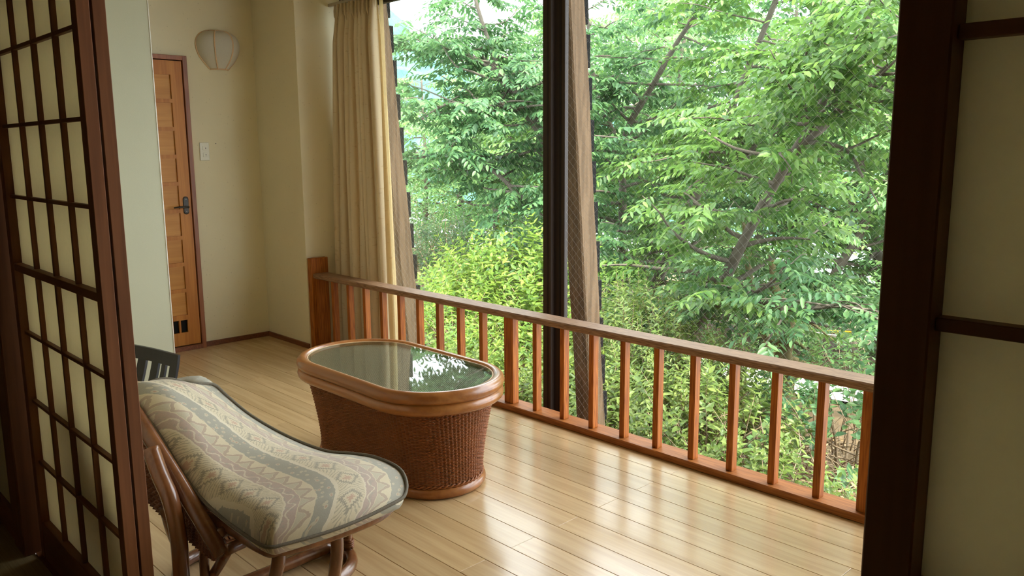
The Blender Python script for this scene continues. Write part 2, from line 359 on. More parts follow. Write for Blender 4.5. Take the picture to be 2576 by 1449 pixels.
M_bark = plain('bark', (0.115, 0.098, 0.078), 0.9, 0.1, nscale=14, nvar=0.4, bstr=0.6)
M_moss = plain('mossy_bark', (0.10, 0.085, 0.04), 0.95, 0.1, nscale=9, nvar=0.6, bstr=0.7)
M_twig = plain('dead_twig', (0.24, 0.18, 0.12), 0.9, 0.1, nscale=20, nvar=0.3)
M_soil = plain('soil', (0.12, 0.085, 0.05), 0.95, 0.1, nscale=5, nvar=0.5, bstr=0.5)
M_road = plain('pale_concrete_lane', (0.62, 0.61, 0.57), 0.85, 0.2, nscale=3, nvar=0.06)
M_strut = wood('weathered_log', (0.115, 0.070, 0.036), (0.225, 0.142, 0.078), 2, rough=0.75, spec=0.2, contrast=0.8, ring=12, rand=0.05)
M_plate = plain('black_bracket', (0.012, 0.012, 0.012), 0.85, 0.1)
M_yellow = plain('yellow_rope', (0.80, 0.50, 0.04), 0.6)
M_wire = plain('pale_cable', (0.5, 0.52, 0.5), 0.5)
M_hill = NT('haze_tinted_forest'); _v = M_hill.coords(offset_random=False); _n = M_hill.noise(_v, 0.5, 5, 0.7)
M_hill = M_hill.done(M_hill.bsdf(M_hill.ramp(_n, [(0.3, (0.045, 0.115, 0.10)), (0.7, (0.09, 0.185, 0.150))]), 0.95, 0.05))  # distance haze is put into the teal base colour
M_roof = plain('roof_sheet', (0.12, 0.09, 0.07), 0.8)

# ------------------------------------------------------------------ room shell
XD, XC, YC = -5.77, -4.75, 1.81          # door wall, closet wall face and its corner
XS, YS, YG = -5.16, 2.93, 3.42           # reveal wall, stub wall face, window line
XR = -0.13; ZC = 2.5
BW = 0.12
flo = sbox('floor', XD-0.1, XR+0.1, 0.74, 3.075, -0.12, -0.018, mat=M_sub, label='narrow veranda floor of glossy honey maple planks')
ys = [0.744] + [0.804+BW*i for i in range(0, 21)]
ys = [y for y in ys if y < 3.06]; ys.append(3.075)
pk = 0
for i in range(len(ys)-1):
    y0, y1 = ys[i], ys[i+1]
    off = -1.985 if i % 2 == 0 else -1.985+0.91
    xs = [XD] + [off+1.82*k for k in range(-4, 4) if XD+0.05 < off+1.82*k < XR-0.05] + [XR]
    for a, b in zip(xs[:-1], xs[1:]):
        if y1 <= YC+0.01 and b <= XC: continue
        box('plank', a+0.0006, b-0.0006, y0+0.0007, y1-0.0007, -0.0185, 0.0, M_floor, flo, 0.0011)
sbox('floor_tatami', -4.6, 1.6, -3.3, 0.655, -0.12, 0.0, mat=M_tatami, label='dim tatami floor of the room behind the sliding screens')
trk = sbox('trim_1', -3.13, 1.5, 0.655, 0.744, -0.12, 0.006, mat=M_shojiX, label='dark grooved wooden track under the paper screens')
sbox('wall_left', XD-0.12, XD, 0.6, YG+0.03, -0.1, 2.7, mat=M_wall, label='beige papered end wall carrying the door and wall lamp')
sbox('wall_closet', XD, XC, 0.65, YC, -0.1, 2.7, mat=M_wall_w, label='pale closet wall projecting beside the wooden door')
tube('trim_2', [(XC+0.0005, YC-0.0005, 0.0), (XC+0.0005, YC-0.0005, 2.5)], 0.0035, M_bead, None, 8)
tag(bpy.data.objects['trim_2'], 'thin white corner bead on the closet wall edge', kind='structure')
sbox('wall_stub', XD, XS, YS, YG+0.03, -0.1, 2.7, mat=M_wall, label='short beige wall stub beside the curtained window')
sbox('wall_right', XR, 1.6, 0.745, YG+0.03, -0.1, 2.7, mat=M_wall, label='beige end wall at the far end of the veranda')
sbox('wall_window_head', XS, XR, 3.15, YG+0.2, 2.46, 2.75, mat=M_wall, label='beige wall above the window')
sbox('wall_window_base', XS-0.6, XR+0.12, 3.075, YG+0.03, -1.4, -0.285, mat=M_sub, label='outer wall under the window')
sbox('trim_5', XS-0.6, XR, 3.076, 3.084, -0.30, -0.002, mat=M_trim, label='dark fascia board closing the floor edge under the railing')
sbox('ceiling', XD-0.12, 1.6, 0.6, YG+0.2, ZC, ZC+0.2, mat=M_ceil, label='flat pale ceiling of the veranda')
sbox('ceiling_room', -4.7, 1.7, -3.5, 0.62, ZC, ZC+0.2, mat=M_roomceil, label='dark timber ceiling of the tatami room')
sbox('wall_back', -4.7, 1.7, -3.5, -3.3, -0.1, 2.6, mat=M_room, label='plaster wall of the tatami room')
sbox('wall_room_left', -4.75, -4.6, -3.4, 0.7, -0.1, 2.6, mat=M_room, label='plaster side wall of the tatami room')
sbox('wall_room_right', 1.6, 1.75, -3.4, 0.7, -0.1, 2.6, mat=M_room, label='plaster far side wall of the tatami room')
sbox('wall_screen', -4.765, -3.262, 0.645, 0.746, -0.1, 2.5, mat=M_room, label='beige plaster wall left of the dark pillar')
sbox('wall_screen_end', 1.5, 1.6, 0.645, 0.747, -0.1, 2.5, mat=M_room, label='beige plaster wall past the screens')
sbox('wall_over_screens', -3.13, 1.5, 0.66, 0.74, 1.985, 2.5, mat=M_room, label='plaster wall above the screens')
sbox('trim_3', -3.262, -3.132, 0.62, 0.755, 0.0, 2.5, mat=M_shoji, bev=0.004, label='dark square timber pillar beside the lattice screens')
sbox('trim_4', -3.13, 1.5, 0.64, 0.745, 1.925, 1.985, mat=M_shojiX, bev=0.002, label='dark timber head track above the screens')
sbox('baseboard_room', -4.6, -3.264, 0.63, 0.645, 0.0, 0.11, mat=M_shojiX, label='dark brown skirting under the plaster wall')
sbox('baseboard_left', XD, XD+0.012, 2.42, YS, 0.0, 0.036, mat=M_trim, bev=0.002, label='thin red brown skirting under the lamp wall')
sbox('baseboard_stub', XD+0.012, XS, YS-0.012, YS, 0.0, 0.036, mat=M_trim, bev=0.002, label='thin red brown skirting under the wall stub')
sbox('roof', XD-0.8, 2.4, -4.5, 4.1, 2.82, 2.95, mat=M_roof, label='roof slab with eaves above the window')

# ------------------------------------------------------------------ door
dr = empty('door_1', (XD, 2.1, 0), 'narrow honey wood door with nine square panels in a red brown frame', 'door', kind='structure')
FY0, FY1, LY0, LY1 = 1.815, 2.42, 1.85, 2.383
box('jamb', XD-0.02, XD+0.034, LY1+0.006, FY1, 0.0, 2.046, M_trimZ, dr, 0.002)
box('jamb', XD-0.02, XD+0.034, FY0, LY0-0.006, 0.0, 2.046, M_trimZ, dr, 0.002)
box('head', XD-0.02, XD+0.034, LY0-0.006, LY1+0.006, 2.016, 2.046, M_trimZ, dr, 0.002)
box('threshold', XD-0.02, XD+0.036, LY0-0.006, LY1+0.006, 0.0, 0.034, M_trim, dr, 0.002)
leafm = Multi(); pz = [1.917-0.1873*k for k in range(9)]
X0, X1 = XD+0.004, XD+0.024
box('gap_shade_strip', XD+0.0005, XD+0.003, LY0-0.006, LY1+0.006, 0.03, 2.018, M_dark, dr)  # black strip painting the shade between leaf and jamb
PY0, PY1 = LY0+0.08, 2.303
leafm.box(X0, X1, PY1, LY1, 0.04, 2.010); leafm.box(X0, X1, LY0, PY0, 0.04, 2.010)
leafm.box(X0, X1, PY0, PY1, 1.917, 2.010)
zt = 1.917-0.161
for k in range(9):
    zb = pz[k]-0.161; nt = pz[k+1] if k < 8 else 0.222
    leafm.box(X0, X1, PY0, PY1, nt, zb)
leafm.box(X0, X1, PY0, PY1, 0.04, 0.132)
ny = 7; sw = (PY1-PY0)/ny
lf = leafm.build('door_leaf', M_door, dr)
for k in range(ny):
    ya = PY0+sw*k; box('vent_bar', X0, X1-0.001, ya+sw-0.012 if k < ny-1 else ya+sw-0.004, ya+sw, 0.132, 0.222, M_door, lf)
box('vent_shade_sheet', XD+0.0042, XD+0.006, PY0, PY1, 0.13, 0.224, M_dark, lf)  # black sheet standing in for the dark inside the vent slots
for k in range(9): box('panel', XD+0.0045, XD+0.0125, PY0-0.001, PY1+0.001, pz[k]-0.162, pz[k]+0.001, M_doorp, lf, 0.0008)
# lever handle
pv, pf = [], []
N = 24; pl = []
for k in range(N):
    a = 2*math.pi*k/N; yy = 0.019*math.cos(a); zz = 0.019*math.sin(a)+(0.044 if math.sin(a) >= 0 else -0.044); pl.append((yy, zz))
for xx, s in ((XD+0.0235, 1.0), (XD+0.028, 1.0), (XD+0.031, 0.85)): pv += [(xx, 2.345+y*s, 1.030+z*s) for y, z in pl]
for r in range(2):
    for k in range(N): pf.append((r*N+k, r*N+(k+1) % N, (r+1)*N+(k+1) % N, (r+1)*N+k))
pf.append(tuple(range(2*N, 3*N)))
hd = add('handle', pv, pf, M_iron, lf); tag(hd, 'dark cast iron lever handle')
tube('handle_lever', [(XD+0.026, 2.346, 1.02), (XD+0.064, 2.346, 1.02), (XD+0.070, 2.33, 1.021), (XD+0.069, 2.285, 1.023), (XD+0.067, 2.245, 1.02)], [0.008, 0.008, 0.008, 0.007, 0.005], M_iron, lf, 10)
tube('handle_screw', [(XD+0.029, 2.345, 1.072), (XD+0.033, 2.345, 1.072)], 0.004, M_steel, lf, 8)
tube('handle_screw', [(XD+0.029, 2.345, 0.988), (XD+0.033, 2.345, 0.988)], 0.004, M_steel, lf, 8)

# ------------------------------------------------------------------ shoji screens
ZROWS = [0.357, 0.574, 0.811, None, 1.262, 1.484, 1.707]
def shoji(name, x0, y0, label, vmunt=True):
    x1 = x0+0.90; t = 0.032
    r = empty(name, ((x0+x1)/2, y0, 0.006), label, 'paper screen', kind='structure')
    box('stile', x0, x0+0.04, y0, y0+t, 0.006, 1.925, M_shoji, r, 0.0015)
    box('stile', x1-0.04, x1, y0, y0+t, 0.006, 1.925, M_shoji, r, 0.0015)
    xa, xb = x0+0.04, x1-0.04
    box('bottom_rail', xa, xb, y0+0.001, y0+t-0.001, 0.006, 0.14, M_shojiX, r, 0.0015)
    box('top_rail', xa, xb, y0+0.001, y0+t-0.001, 1.87, 1.925, M_shojiX, r, 0.0015)
    box('middle_rail', xa, xb, y0+0.002, y0+0.026, 1.02, 1.044, M_shojiX, r, 0.001)
    for z in ZROWS:
        if z: box('muntin', xa, xb, y0+0.0115, y0+0.0262, z-0.0055, z+0.0055, M_shojiX, r, 0.0008)
    for k in (1, 2, 3):
        x = xa+(xb-xa)*k/4
        box('muntin', x-0.0055, x+0.0055, y0+0.011, y0+0.0258, 0.14, 1.87, M_shoji, r, 0.0008)
    p = box('paper', xa-0.001, xb+0.001, y0+0.0262, y0+0.0266, 0.135, 1.875, M_paper, r)
    tag(p, 'translucent off white shoji paper')
    return r
shoji('door_2', -3.10, 0.667, 'dark lattice paper screen standing against the square pillar')
shoji('door_3', -3.10, 0.7045, 'dark lattice paper screen stacked behind the one against the pillar')
shoji('door_4', -0.268, 0.667, 'dark lattice paper screen on the side away from the pillar')
shoji('door_5', -0.262, 0.7045, 'dark lattice paper screen stacked on the veranda side, away from the pillar')

# ------------------------------------------------------------------ window
win = empty('window_1', (-2.1, 3.35, -0.28), 'tall dark bronze sliding window with wired glass', 'window', kind='structure')
box('frame_head', XS, XR, 3.285, 3.42, 2.41, 2.46, M_bronze, win, 0.002)
box('frame_sill', XS, XR, 3.285, 3.42, -0.285, -0.245, M_bronze, win, 0.002)
box('frame_jamb', XS, XS+0.04, 3.285, 3.42, -0.245, 2.41, M_bronze, win, 0.002)
box('frame_jamb', XR-0.04, XR, 3.285, 3.42, -0.245, 2.41, M_bronze, win, 0.002)
def sash(x0, x1, yc, st=0.062):
    z0, z1 = -0.243, 2.408
    for a in (x0, x1-st):
        s = box('sash_stile', a, a+st, yc-0.016, yc+0.016, z0, z1, M_bronze, win, 0.003)
        box('gasket', a+st*0.55, a+st*0.72, yc-0.0175, yc-0.0155, z0, z1, M_bronze2, s)
    box('sash_rail', x0+st, x1-st, yc-0.015, yc+0.015, z0, z0+0.05, M_bronze, win, 0.003)
    box('sash_rail', x0+st, x1-st, yc-0.015, yc+0.015, z1-0.05, z1, M_bronze, win, 0.003)
    gx0, gx1, gz0, gz1 = x0+st, x1-st, z0+0.05, z1-0.05
    g = add('glass_pane', [(gx0, yc, gz0), (gx1, yc, gz0), (gx1, yc, gz1), (gx0, yc, gz1)], [(0, 1, 2, 3)], M_glass, win)
    vs_, fs_ = [], [];  H = gz1-gz0; Wd = gx1-gx0; n = 0
    k = -H
    while k < Wd:
        for s in (1, -1):
            r = 0.00018 if s == 1 else 0.00032
            # line: x = gx0 + k + t, z = gz0 + t (or mirrored)
            t0 = max(0, -k); t1 = min(H, Wd-k)
            if t1-t0 > 0.02:
                for tt in (t0, t1):
                    xx = gx0+k+tt; zz = gz0+tt if s == 1 else gz1-tt
                    for dx, dy in ((-r*1.4, 0), (0, -r), (r*1.4, 0), (0, r)): vs_.append((xx+dx, yc+0.0012*s+dy, zz))
                fs_ += [(n+q, n+(q+1) % 4, n+4+(q+1) % 4, n+4+q) for q in range(4)]; n += 8
        k += 0.05
    w = add('wire_mesh', vs_, fs_, M_steel, win); tag(w, 'fine diagonal steel wires set in the glass', kind='stuff')
sash(XS+0.04, -3.145, 3.325)
sash(-3.165, XR-0.04, 3.365, 0.085)

# ------------------------------------------------------------------ railing
rl = empty('railing', (-2.2, 3.0, 0), 'low orange brown wooden railing with square balusters in front of the window', 'railing')
RY0, RY1 = 2.948, 3.068
box('bottom_rail', XS+0.002, XR-0.002, 2.952, 3.065, 0.0, 0.033, M_railX, rl, 0.004)
box('top_rail', XS+0.045, XR-0.002, RY0, RY1, 0.514, 0.547, M_railtop, rl, 0.006)
box('wall_post', XS+0.001, XS+0.052, 2.936, 3.074, 0.0, 0.655, M_rail, rl, 0.004)
bx_left = [-4.923+0.1925*k for k in range(9)]+[-2.961+0.1945*k for k in range(9)]+[-1.0+0.1945*k for k in range(9)]
for x in [q_*1.002 for q_ in bx_left]: box('baluster', x, x+0.030, 2.982, 3.022, 0.032, 0.515, M_rail, rl, 0.002)
for x in (-3.184, -1.232, 0.76): box('post', x, x+0.07, 2.980, 3.026, 0.032, 0.515, M_rail, rl, 0.003)

# ------------------------------------------------------------------ curtain
def curtain():
    root = empty('curtain', (-4.8, 3.2, -0.05), 'gathered beige pinch pleat curtain drawn back beside the window', 'curtain')
    nx, nz = 150, 40; z0, z1 = -0.05, 2.375
    V = []; UV = []; F = []
    for j in range(nz+1):
        w = j/nz; z = z0+(z1-z0)*w
        xl = -5.145+0.10*w**1.5; xr = -4.515-0.065*w**1.2
        for i in range(nx+1):
            s = i/nx; ph = s*2*math.pi*9.0
            amp = (0.050+0.014*math.sin(5*s+1.7))*(1-0.55*max(0, (w-0.9)/0.1))
            x = xl+(xr-xl)*s-0.021*math.sin(2*(ph+1.1*math.sin(3.1*w+s*4)*0.5))*(1-w*0.35)
            y = 3.195+amp*math.sin(ph+1.1*math.sin(3.1*w+s*4)*0.5)+0.010*math.sin(ph*0.37+2)+0.007*math.sin(ph*2.3+3*w+1)
            V.append((x, y, z)); UV.append((s*2.4, z))
    for j in range(nz):
        for i in range(nx):
            a = j*(nx+1)+i; F.append((a, a+1, a+nx+2, a+nx+1))
    add('curtain_cloth', V, F, M_curt, root, True, uvs=UV)
    # outer edge strip, the daylight on it put into a paler colour
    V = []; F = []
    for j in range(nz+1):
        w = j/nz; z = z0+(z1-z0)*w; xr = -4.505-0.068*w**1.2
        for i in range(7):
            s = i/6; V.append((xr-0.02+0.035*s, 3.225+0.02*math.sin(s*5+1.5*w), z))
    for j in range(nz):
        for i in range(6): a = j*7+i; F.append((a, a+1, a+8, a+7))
    add('curtain_lit_edge', V, F, M_litedge, root, True)
    # pinched heading tape
    mb = Multi()
    for k in range(22):
        x = -5.03+0.45*k/21; y = 3.168+0.016*(k % 2)
        mb.tube([(x, y, 2.375), (x+0.004, y-0.008, 2.335), (x-0.002, y-0.004, 2.30), (x+0.003, y+0.004, 2.262)], [0.006, 0.008, 0.007, 0.002], 6)
    mb.build('pleat', M_curt, root, True)
curtain()
cr = empty('curtain_rail', (-4.2, 3.2, 2.385), 'slim metal curtain rail under the window head', 'curtain rail')
box('rail_bar', XS+0.002, -2.0, 3.19, 3.21, 2.378, 2.40, M_hook, cr, 0.003)
for x in (-5.0, -4.0, -3.0, -2.1): box('rail_bracket', x, x+0.02, 3.193, 3.207, 2.398, 2.462, M_hook, cr)

# ------------------------------------------------------------------ wall lamp, switch, nail
lamp = empty('wall_lamp', (XD, 2.66, 2.1), 'unlit paper wall lamp with bent cane ribs above the light switch', 'lamp')
prof = [(1.972, 0.064), (1.992, 0.083), (2.03, 0.116), (2.08, 0.145), (2.13, 0.1555), (2.17, 0.150), (2.20, 0.132), (2.222, 0.100), (2.233, 0.06)]
def lamp_pt(ang, z, hw, out=0.0): return (XD+0.002+(hw*0.72+out)*math.sin(ang), 2.66-(hw+out)*math.cos(ang), z)
V, F = [], []; na = 24
pc = catmull([(z, h, 0) for z, h in prof], 4)
for z, h, _ in pc:
    for k in range(na+1): V.append(lamp_pt(math.pi*k/na, z, h))
for j in range(len(pc)-1):
    for k in range(na): a = j*(na+1)+k; F.append((a, a+1, a+na+2, a+na+1))
F.append(tuple((len(pc)-1)*(na+1)+k for k in range(na+1)))
sh = add('shade', V, F, M_lampp, lamp, True)
for ang in (0.02, math.pi*0.36, math.pi*0.64, math.pi-0.02):
    tube('rib', [lamp_pt(ang, z, h, 0.002) for z, h, _ in pc], 0.0048, M_rattanl, lamp, 7)
tube('rim', [lamp_pt(math.pi*k/20, 1.972, 0.063, 0.001) for k in range(21)], 0.005, M_rattanl, lamp, 7)
tube('rim', [lamp_pt(math.pi*k/20, 2.233, 0.062, 0.001) for k in range(21)], 0.0038, M_rattanl, lamp, 7)
sp_ = empty('light_switch', (XD, 2.513, 1.4), 'ivory double light switch plate between the door and the wall corner', 'light switch')
box('plate', XD, XD+0.008, 2.479, 2.548, 1.338, 1.464, M_switch, sp_, 0.003)
for z in (1.424, 1.378):
    rk = box('rocker', XD+0.007, XD+0.0105, 2.500, 2.527, z-0.014, z+0.014, M_switch, sp_, 0.0012)
    box('indicator', XD+0.0104, XD+0.0108, 2.518, 2.523, z-0.004, z+0.004, M_switchb, rk)
tag(tube('nail', [(XD-0.004, 2.601, 1.457), (XD+0.004, 2.601, 1.457)], 0.003, M_iron, None, 8), 'tiny dark nail in the wall beside the switch plate', 'nail')

# ------------------------------------------------------------------ wicker table
TC = (-2.912, 2.072); HL = 0.258
def stad(r, n, z=None, cx=TC[0], cy=TC[1], hl=HL, sq=0.0):
    # stadium outline resampled uniformly
    p = []
    for k in range(97): a = -math.pi/2+math.pi*k/96; p.append((cx+hl+r*math.cos(a), cy+r*math.sin(a)))
    for k in range(97): a = math.pi/2+math.pi*k/96; p.append((cx-hl+r*math.cos(a), cy+r*math.sin(a)))
    p.append(p[0]); q = resample(np.array(p), n+1)[:-1]
    return q if z is None else np.c_[q, np.full(len(q), z)]
tb = empty('wicker_table', (TC[0], TC[1], 0), 'oval brown wicker coffee table with a glass top', 'table')
tube('rim', stad(0.2755, 120, 0.449), 0.0275, M_rim, tb, 12, True)
tube('rim', stad(0.2745, 120, 0.402), 0.0260, M_rim, tb, 12, True)
tube('base_ring', stad(0.196, 120, 0.0235), 0.0235, M_rim, tb, 12, True)
q = stad(0.258, 120, 0.452); add('woven_top', q, [tuple(range(120))], M_cane, tb)
q = stad(0.2515, 120, 0.462); q2 = stad(0.2515, 120, 0.468)
add('glass_top', np.r_[q, q2], [tuple(range(120))[::-1], tuple(range(120, 240))]+[(k, (k+1) % 120, 120+(k+1) % 120, 120+k) for k in range(120)], M_tglass, tb)
tube('glass_bead', stad(0.2535, 120, 0.4655), 0.0035, M_rattanl, tb, 6, True)
def wr(z):                                  # outward flare of the basket wall
    t = (z-0.045)/(0.385-0.045); return 0.197+0.008*(1-t)**4+0.058*t**1.35
NS = 150
mbv, mbf, nn = [], [], 0
rows = 50; sub = 4
for r in range(rows):
    z = 0.062+(0.378-0.062)*r/(rows-1); base = stad(wr(z), NS*sub)
    tg = np.roll(base, -1, 0)-np.roll(base, 1, 0); nr = np.c_[tg[:, 1], -tg[:, 0]]; nr /= np.linalg.norm(nr, axis=1)[:, None]
    ph = np.cos(2*np.pi*np.arange(NS*sub)/sub)+0.35*np.cos(np.pi*np.arange(NS*sub)/sub+np.pi*(r % 2))
    P = base+nr*(0.0027*ph)[:, None]
    hw = 0.0030; tk = 0.0019; n = NS*sub
    ring = [np.c_[P+nr*tk, np.full(n, z)], np.c_[P, np.full(n, z+hw)], np.c_[P-nr*tk, np.full(n, z)], np.c_[P, np.full(n, z-hw)]]
    mbv.append(np.stack(ring, 1).reshape(-1, 3))
    i = np.arange(n); j = (i+1) % n
    for k in range(4):
        k2 = (k+1) % 4; mbf.append(np.stack([nn+i*4+k, nn+j*4+k, nn+j*4+k2, nn+i*4+k2], 1))
    nn += n*4
w = add_fast('wicker_weave', np.concatenate(mbv), np.concatenate(mbf), M_wick, tb, (TC[0], TC[1], 0.2)); tag(w, 'brown woven cane strands', kind='stuff')
mb = Multi(); zs = np.linspace(0.03, 0.40, 8); rings = [stad(wr(z)-0.0005, NS) for z in zs]
for k in range(NS): mb.tube([(rg[k][0], rg[k][1], z) for rg, z in zip(rings, zs)], 0.0036, 4)
tag(mb.build('wicker_stakes', M_wickd, tb), 'upright cane stakes of the basket wall', kind='stuff')
for zc, rr in ((0.052, 0.204), (0.381, 0.258)):
    for s in range(2):
        q = stad(rr, 300); n = np.arange(300); a = n/300*2*math.pi*46+s*math.pi
        tg = np.roll(q, -1, 0)-np.roll(q, 1, 0); nr = np.c_[tg[:, 1], -tg[:, 0]]; nr /= np.linalg.norm(nr, axis=1)[:, None]
        P = np.c_[q+nr*(0.004*np.cos(a))[:, None], zc+0.005*np.sin(a)]
        tube('braid', P, 0.0042, M_wick, tb, 5, True)

# ------------------------------------------------------------------ rattan lounge chair and its cushion
CL = [(-1.957, 0.99, .335), (-1.966, .963, .335), (-2.0, .952, .335), (-2.077, .95, .335), (-2.217, .945, .342), (-2.341, .93, .378), (-2.44, .915, .441), (-2.525, .895, .53), (-2.60, .872, .595), (-2.65, .852, .624), (-2.68, .865, .637), (-2.69, .89, .639)]
CR = [(-1.957, 1.37, .338), (-1.975, 1.42, .338), (-2.03, 1.47, .35), (-2.11, 1.50, .368), (-2.22, 1.49, .378), (-2.33, 1.468, .368), (-2.43, 1.435, .357), (-2.52, 1.392, .373), (-2.62, 1.34, .408), (-2.70, 1.275, .468), (-2.735, 1.215, .54), (-2.728, 1.165, .60), (-2.712, 1.11, .618), (-2.705, 1.08, .624)]
ns_, nt_ = 90, 60
Lc = resample(catmull(CL, 8), ns_+1); Rc = resample(catmull(CR, 8), ns_+1)
G = np.zeros((ns_+1, nt_+1, 3))
for i in range(ns_+1):
    for j in range(nt_+1):
        t = j/nt_; p = Lc[i]*(1-t)+Rc[i]*t; s = i/ns_
        p = p+np.array([0.018*math.sin(math.pi*t)*((1-s)**6), 0, -0.004*math.sin(math.pi*t)])   # front edge bows out a little
        p = p+np.array([-0.02, 0, 0.028])*math.sin(math.pi*t)*s**8
        G[i, j] = p
du = np.gradient(G, axis=0); dv = np.gradient(G, axis=1)
Nn = np.cross(dv, du); Nn /= np.linalg.norm(Nn, axis=2)[:, :, None]+1e-9
if Nn[20, 30, 2] < 0: Nn = -Nn
for _ in range(6):                                   # smooth the normals so the edges stay tidy
    Nn = (Nn+np.roll(Nn, 1, 0)+np.roll(Nn, -1, 0)+np.roll(Nn, 1, 1)+np.roll(Nn, -1, 1)) if False else Nn
    K = Nn.copy(); K[1:-1, 1:-1] = (Nn[1:-1, 1:-1]*2+Nn[:-2, 1:-1]+Nn[2:, 1:-1]+Nn[1:-1, :-2]+Nn[1:-1, 2:])/6
    K[0] = K[2]; K[-1] = K[-3]; K[:, 0] = K[:, 2]; K[:, -1] = K[:, -3]; Nn = K/np.linalg.norm(K, axis=2)[:, :, None]
wid = np.linalg.norm(G[:, -1]-G[:, 0], axis=1); mid = G[:, nt_//2]
ln = np.r_[0, np.cumsum(np.linalg.norm(np.diff(mid, axis=0), axis=1))]; LT = ln[-1]
V, UV, F = [], [], []
H_, RD = 0.072, 0.075
top = np.zeros((ns_+1, nt_+1), int); bot = np.zeros((ns_+1, nt_+1), int)
for side in (0, 1):
    for i in range(ns_+1):
        for j in range(nt_+1):
            e = min(j/nt_*wid[i], (1-j/nt_)*wid[i], ln[i], LT-ln[i])
            if side == 0:
                er = (1-j/nt_)*wid[i]; ee = min(j/nt_*wid[i], ln[i], LT-ln[i]); s_ = i/ns_
                q_ = min(1, ee/RD); h = H_*math.sqrt(max(0, 1-(1-q_)**2))
                k_ = min(1, er/0.30); h *= math.sin(k_*math.pi/2)**1.15; h += 0.003*math.sin(9*ln[i]+5*j/nt_)*q_*k_
                top[i, j] = len(V); V.append(G[i, j]+Nn[i, j]*h)
            else:
                if i in (0, ns_) or j in (0, nt_): bot[i, j] = top[i, j]; continue
                q_ = min(1, e/0.03); h = -0.026*math.sqrt(max(0, 1-(1-q_)**2))
                s_ = i/ns_; bul = 0.034*math.exp(-((1-j/nt_)*wid[i]/0.035)**2)*min(1, max(0, (s_-0.30)/0.2))*min(1, (1-s_)/0.25)
                lat = (G[i, -1]-G[i, -2]); lat = lat/(np.linalg.norm(lat)+1e-9)
                bot[i, j] = len(V); V.append(G[i, j]+Nn[i, j]*h+lat*bul)
            UV.append((0.252+0.53-(1-j/nt_)*wid[i], ln[i]))
for i in range(ns_):
    for j in range(nt_):
        F.append((top[i, j], top[i, j+1], top[i+1, j+1], top[i+1, j])); F.append((bot[i, j], bot[i+1, j], bot[i+1, j+1], bot[i, j+1]))
cu = empty('seat_cushion', (-2.3, 1.2, 0.34), 'curved kilim patterned cushion lying on the rattan lounge chair', 'cushion')
add('cushion_cover', V, F, M_kilim, cu, True, uvs=UV)
edge = np.concatenate([G[:, 0], G[-1, 1:], G[::-1, -1][1:], G[0, ::-1][1:-1]])
en = np.concatenate([Nn[:, 0], Nn[-1, 1:], Nn[::-1, -1][1:], Nn[0, ::-1][1:-1]])
tube('piping', resample(np.r_[edge+en*0.004, (edge+en*0.004)[:1]], 261)[:-1], 0.0055, M_pipe, cu, 6, True)

ch = empty('rattan_lounge_chair', (-2.3, 1.2, 0.0), 'low glossy brown rattan lounge chair under the patterned cushion', 'lounge chair')
RR = 0.0245
pA = np.array([-2.665, .838, .660]); pB = np.array([-2.203, .932, .243])
tube('side_pole', [pA, pA*0.66+pB*0.34+np.array([0, 0, .004]), pA*0.33+pB*0.67+np.array([0, 0, .004]), pB], RR, M_rattan, ch, 14, n=6)
qA = np.array([-2.795, 1.10, .522]); qB = np.array([-2.31, 1.36, .188])
tube('side_pole', [qA, qA*0.66+qB*0.34, qA*0.33+qB*0.67, qB], RR, M_rattan, ch, 14, n=6)
tube('back_top_pole', [pA, (-2.728, .90, .645), (-2.768, .98, .605), (-2.792, 1.05, .560), qA], 0.021, M_rattan, ch, 12, n=6)
tube('rear_leg', [(-2.437, .836, .528), (-2.39, .84, .46), (-2.347, .85, .388), (-2.338, .86, .274), (-2.352, .865, .145), (-2.37, .87, .0)], RR, M_rattan, ch, 14, n=5)
tube('rear_leg', [(-2.52, 1.36, .30), (-2.50, 1.37, .24), (-2.49, 1.38, .15), (-2.49, 1.39, .0)], RR, M_rattan, ch, 14, n=5)
tube('seat_pole', [(-2.24, .935, .287), (-2.28, 1.05, .283), (-2.30, 1.25, .283), (-2.29, 1.43, .29)], 0.017, M_rattan, ch, 12, n=5)
tube('seat_pole', [(-2.19, .94, .258), (-2.22, 1.05, .252), (-2.24, 1.25, .252), (-2.24, 1.43, .256)], 0.017, M_rattan, ch, 12, n=5)
tube('seat_frame', [(-2.50, .92, .30), (-2.30, .97, .295), (-2.08, .985, .293), (-2.01, 1.02, .293), (-1.995, 1.2, .29), (-2.01, 1.37, .293), (-2.08, 1.43, .305), (-2.30, 1.44, .315), (-2.52, 1.39, .32)], 0.017, M_rattan, ch, 12, n=5)
tube('front_leg', [(-2.03, 1.02, .297), (-2.015, 1.012, .27), (-2.05, 1.015, .20), (-2.125, 1.03, .10), (-2.17, 1.045, .02)], 0.0195, M_rattan, ch, 12, n=5)
tube('front_leg', [(-2.06, 1.19, .293), (-2.018, 1.198, .278), (-2.022, 1.203, .22), (-2.062, 1.212, .11), (-2.09, 1.22, .02)], 0.0195, M_rattan, ch, 12, n=5)
skid = [(-2.20, 1.02, .022), (-2.19, 1.15, .022), (-2.195, 1.27, .022), (-2.225, 1.36, .022), (-2.29, 1.415, .022), (-2.38, 1.43, .022), (-2.55, 1.43, .022), (-2.66, 1.38, .022), (-2.69, 1.25, .022), (-2.69, 1.08, .022), (-2.64, .97, .022), (-2.50, .92, .022), (-2.35, .92, .022), (-2.25, .95, .022)]
tube('floor_skid', skid, 0.022, M_rattan, ch, 12, True, n=6)
tube('cross_pole', [(-2.385, .93, .024), (-2.39, 1.19, .026), (-2.405, 1.42, .026)], 0.021, M_rattan, ch, 12, n=4)
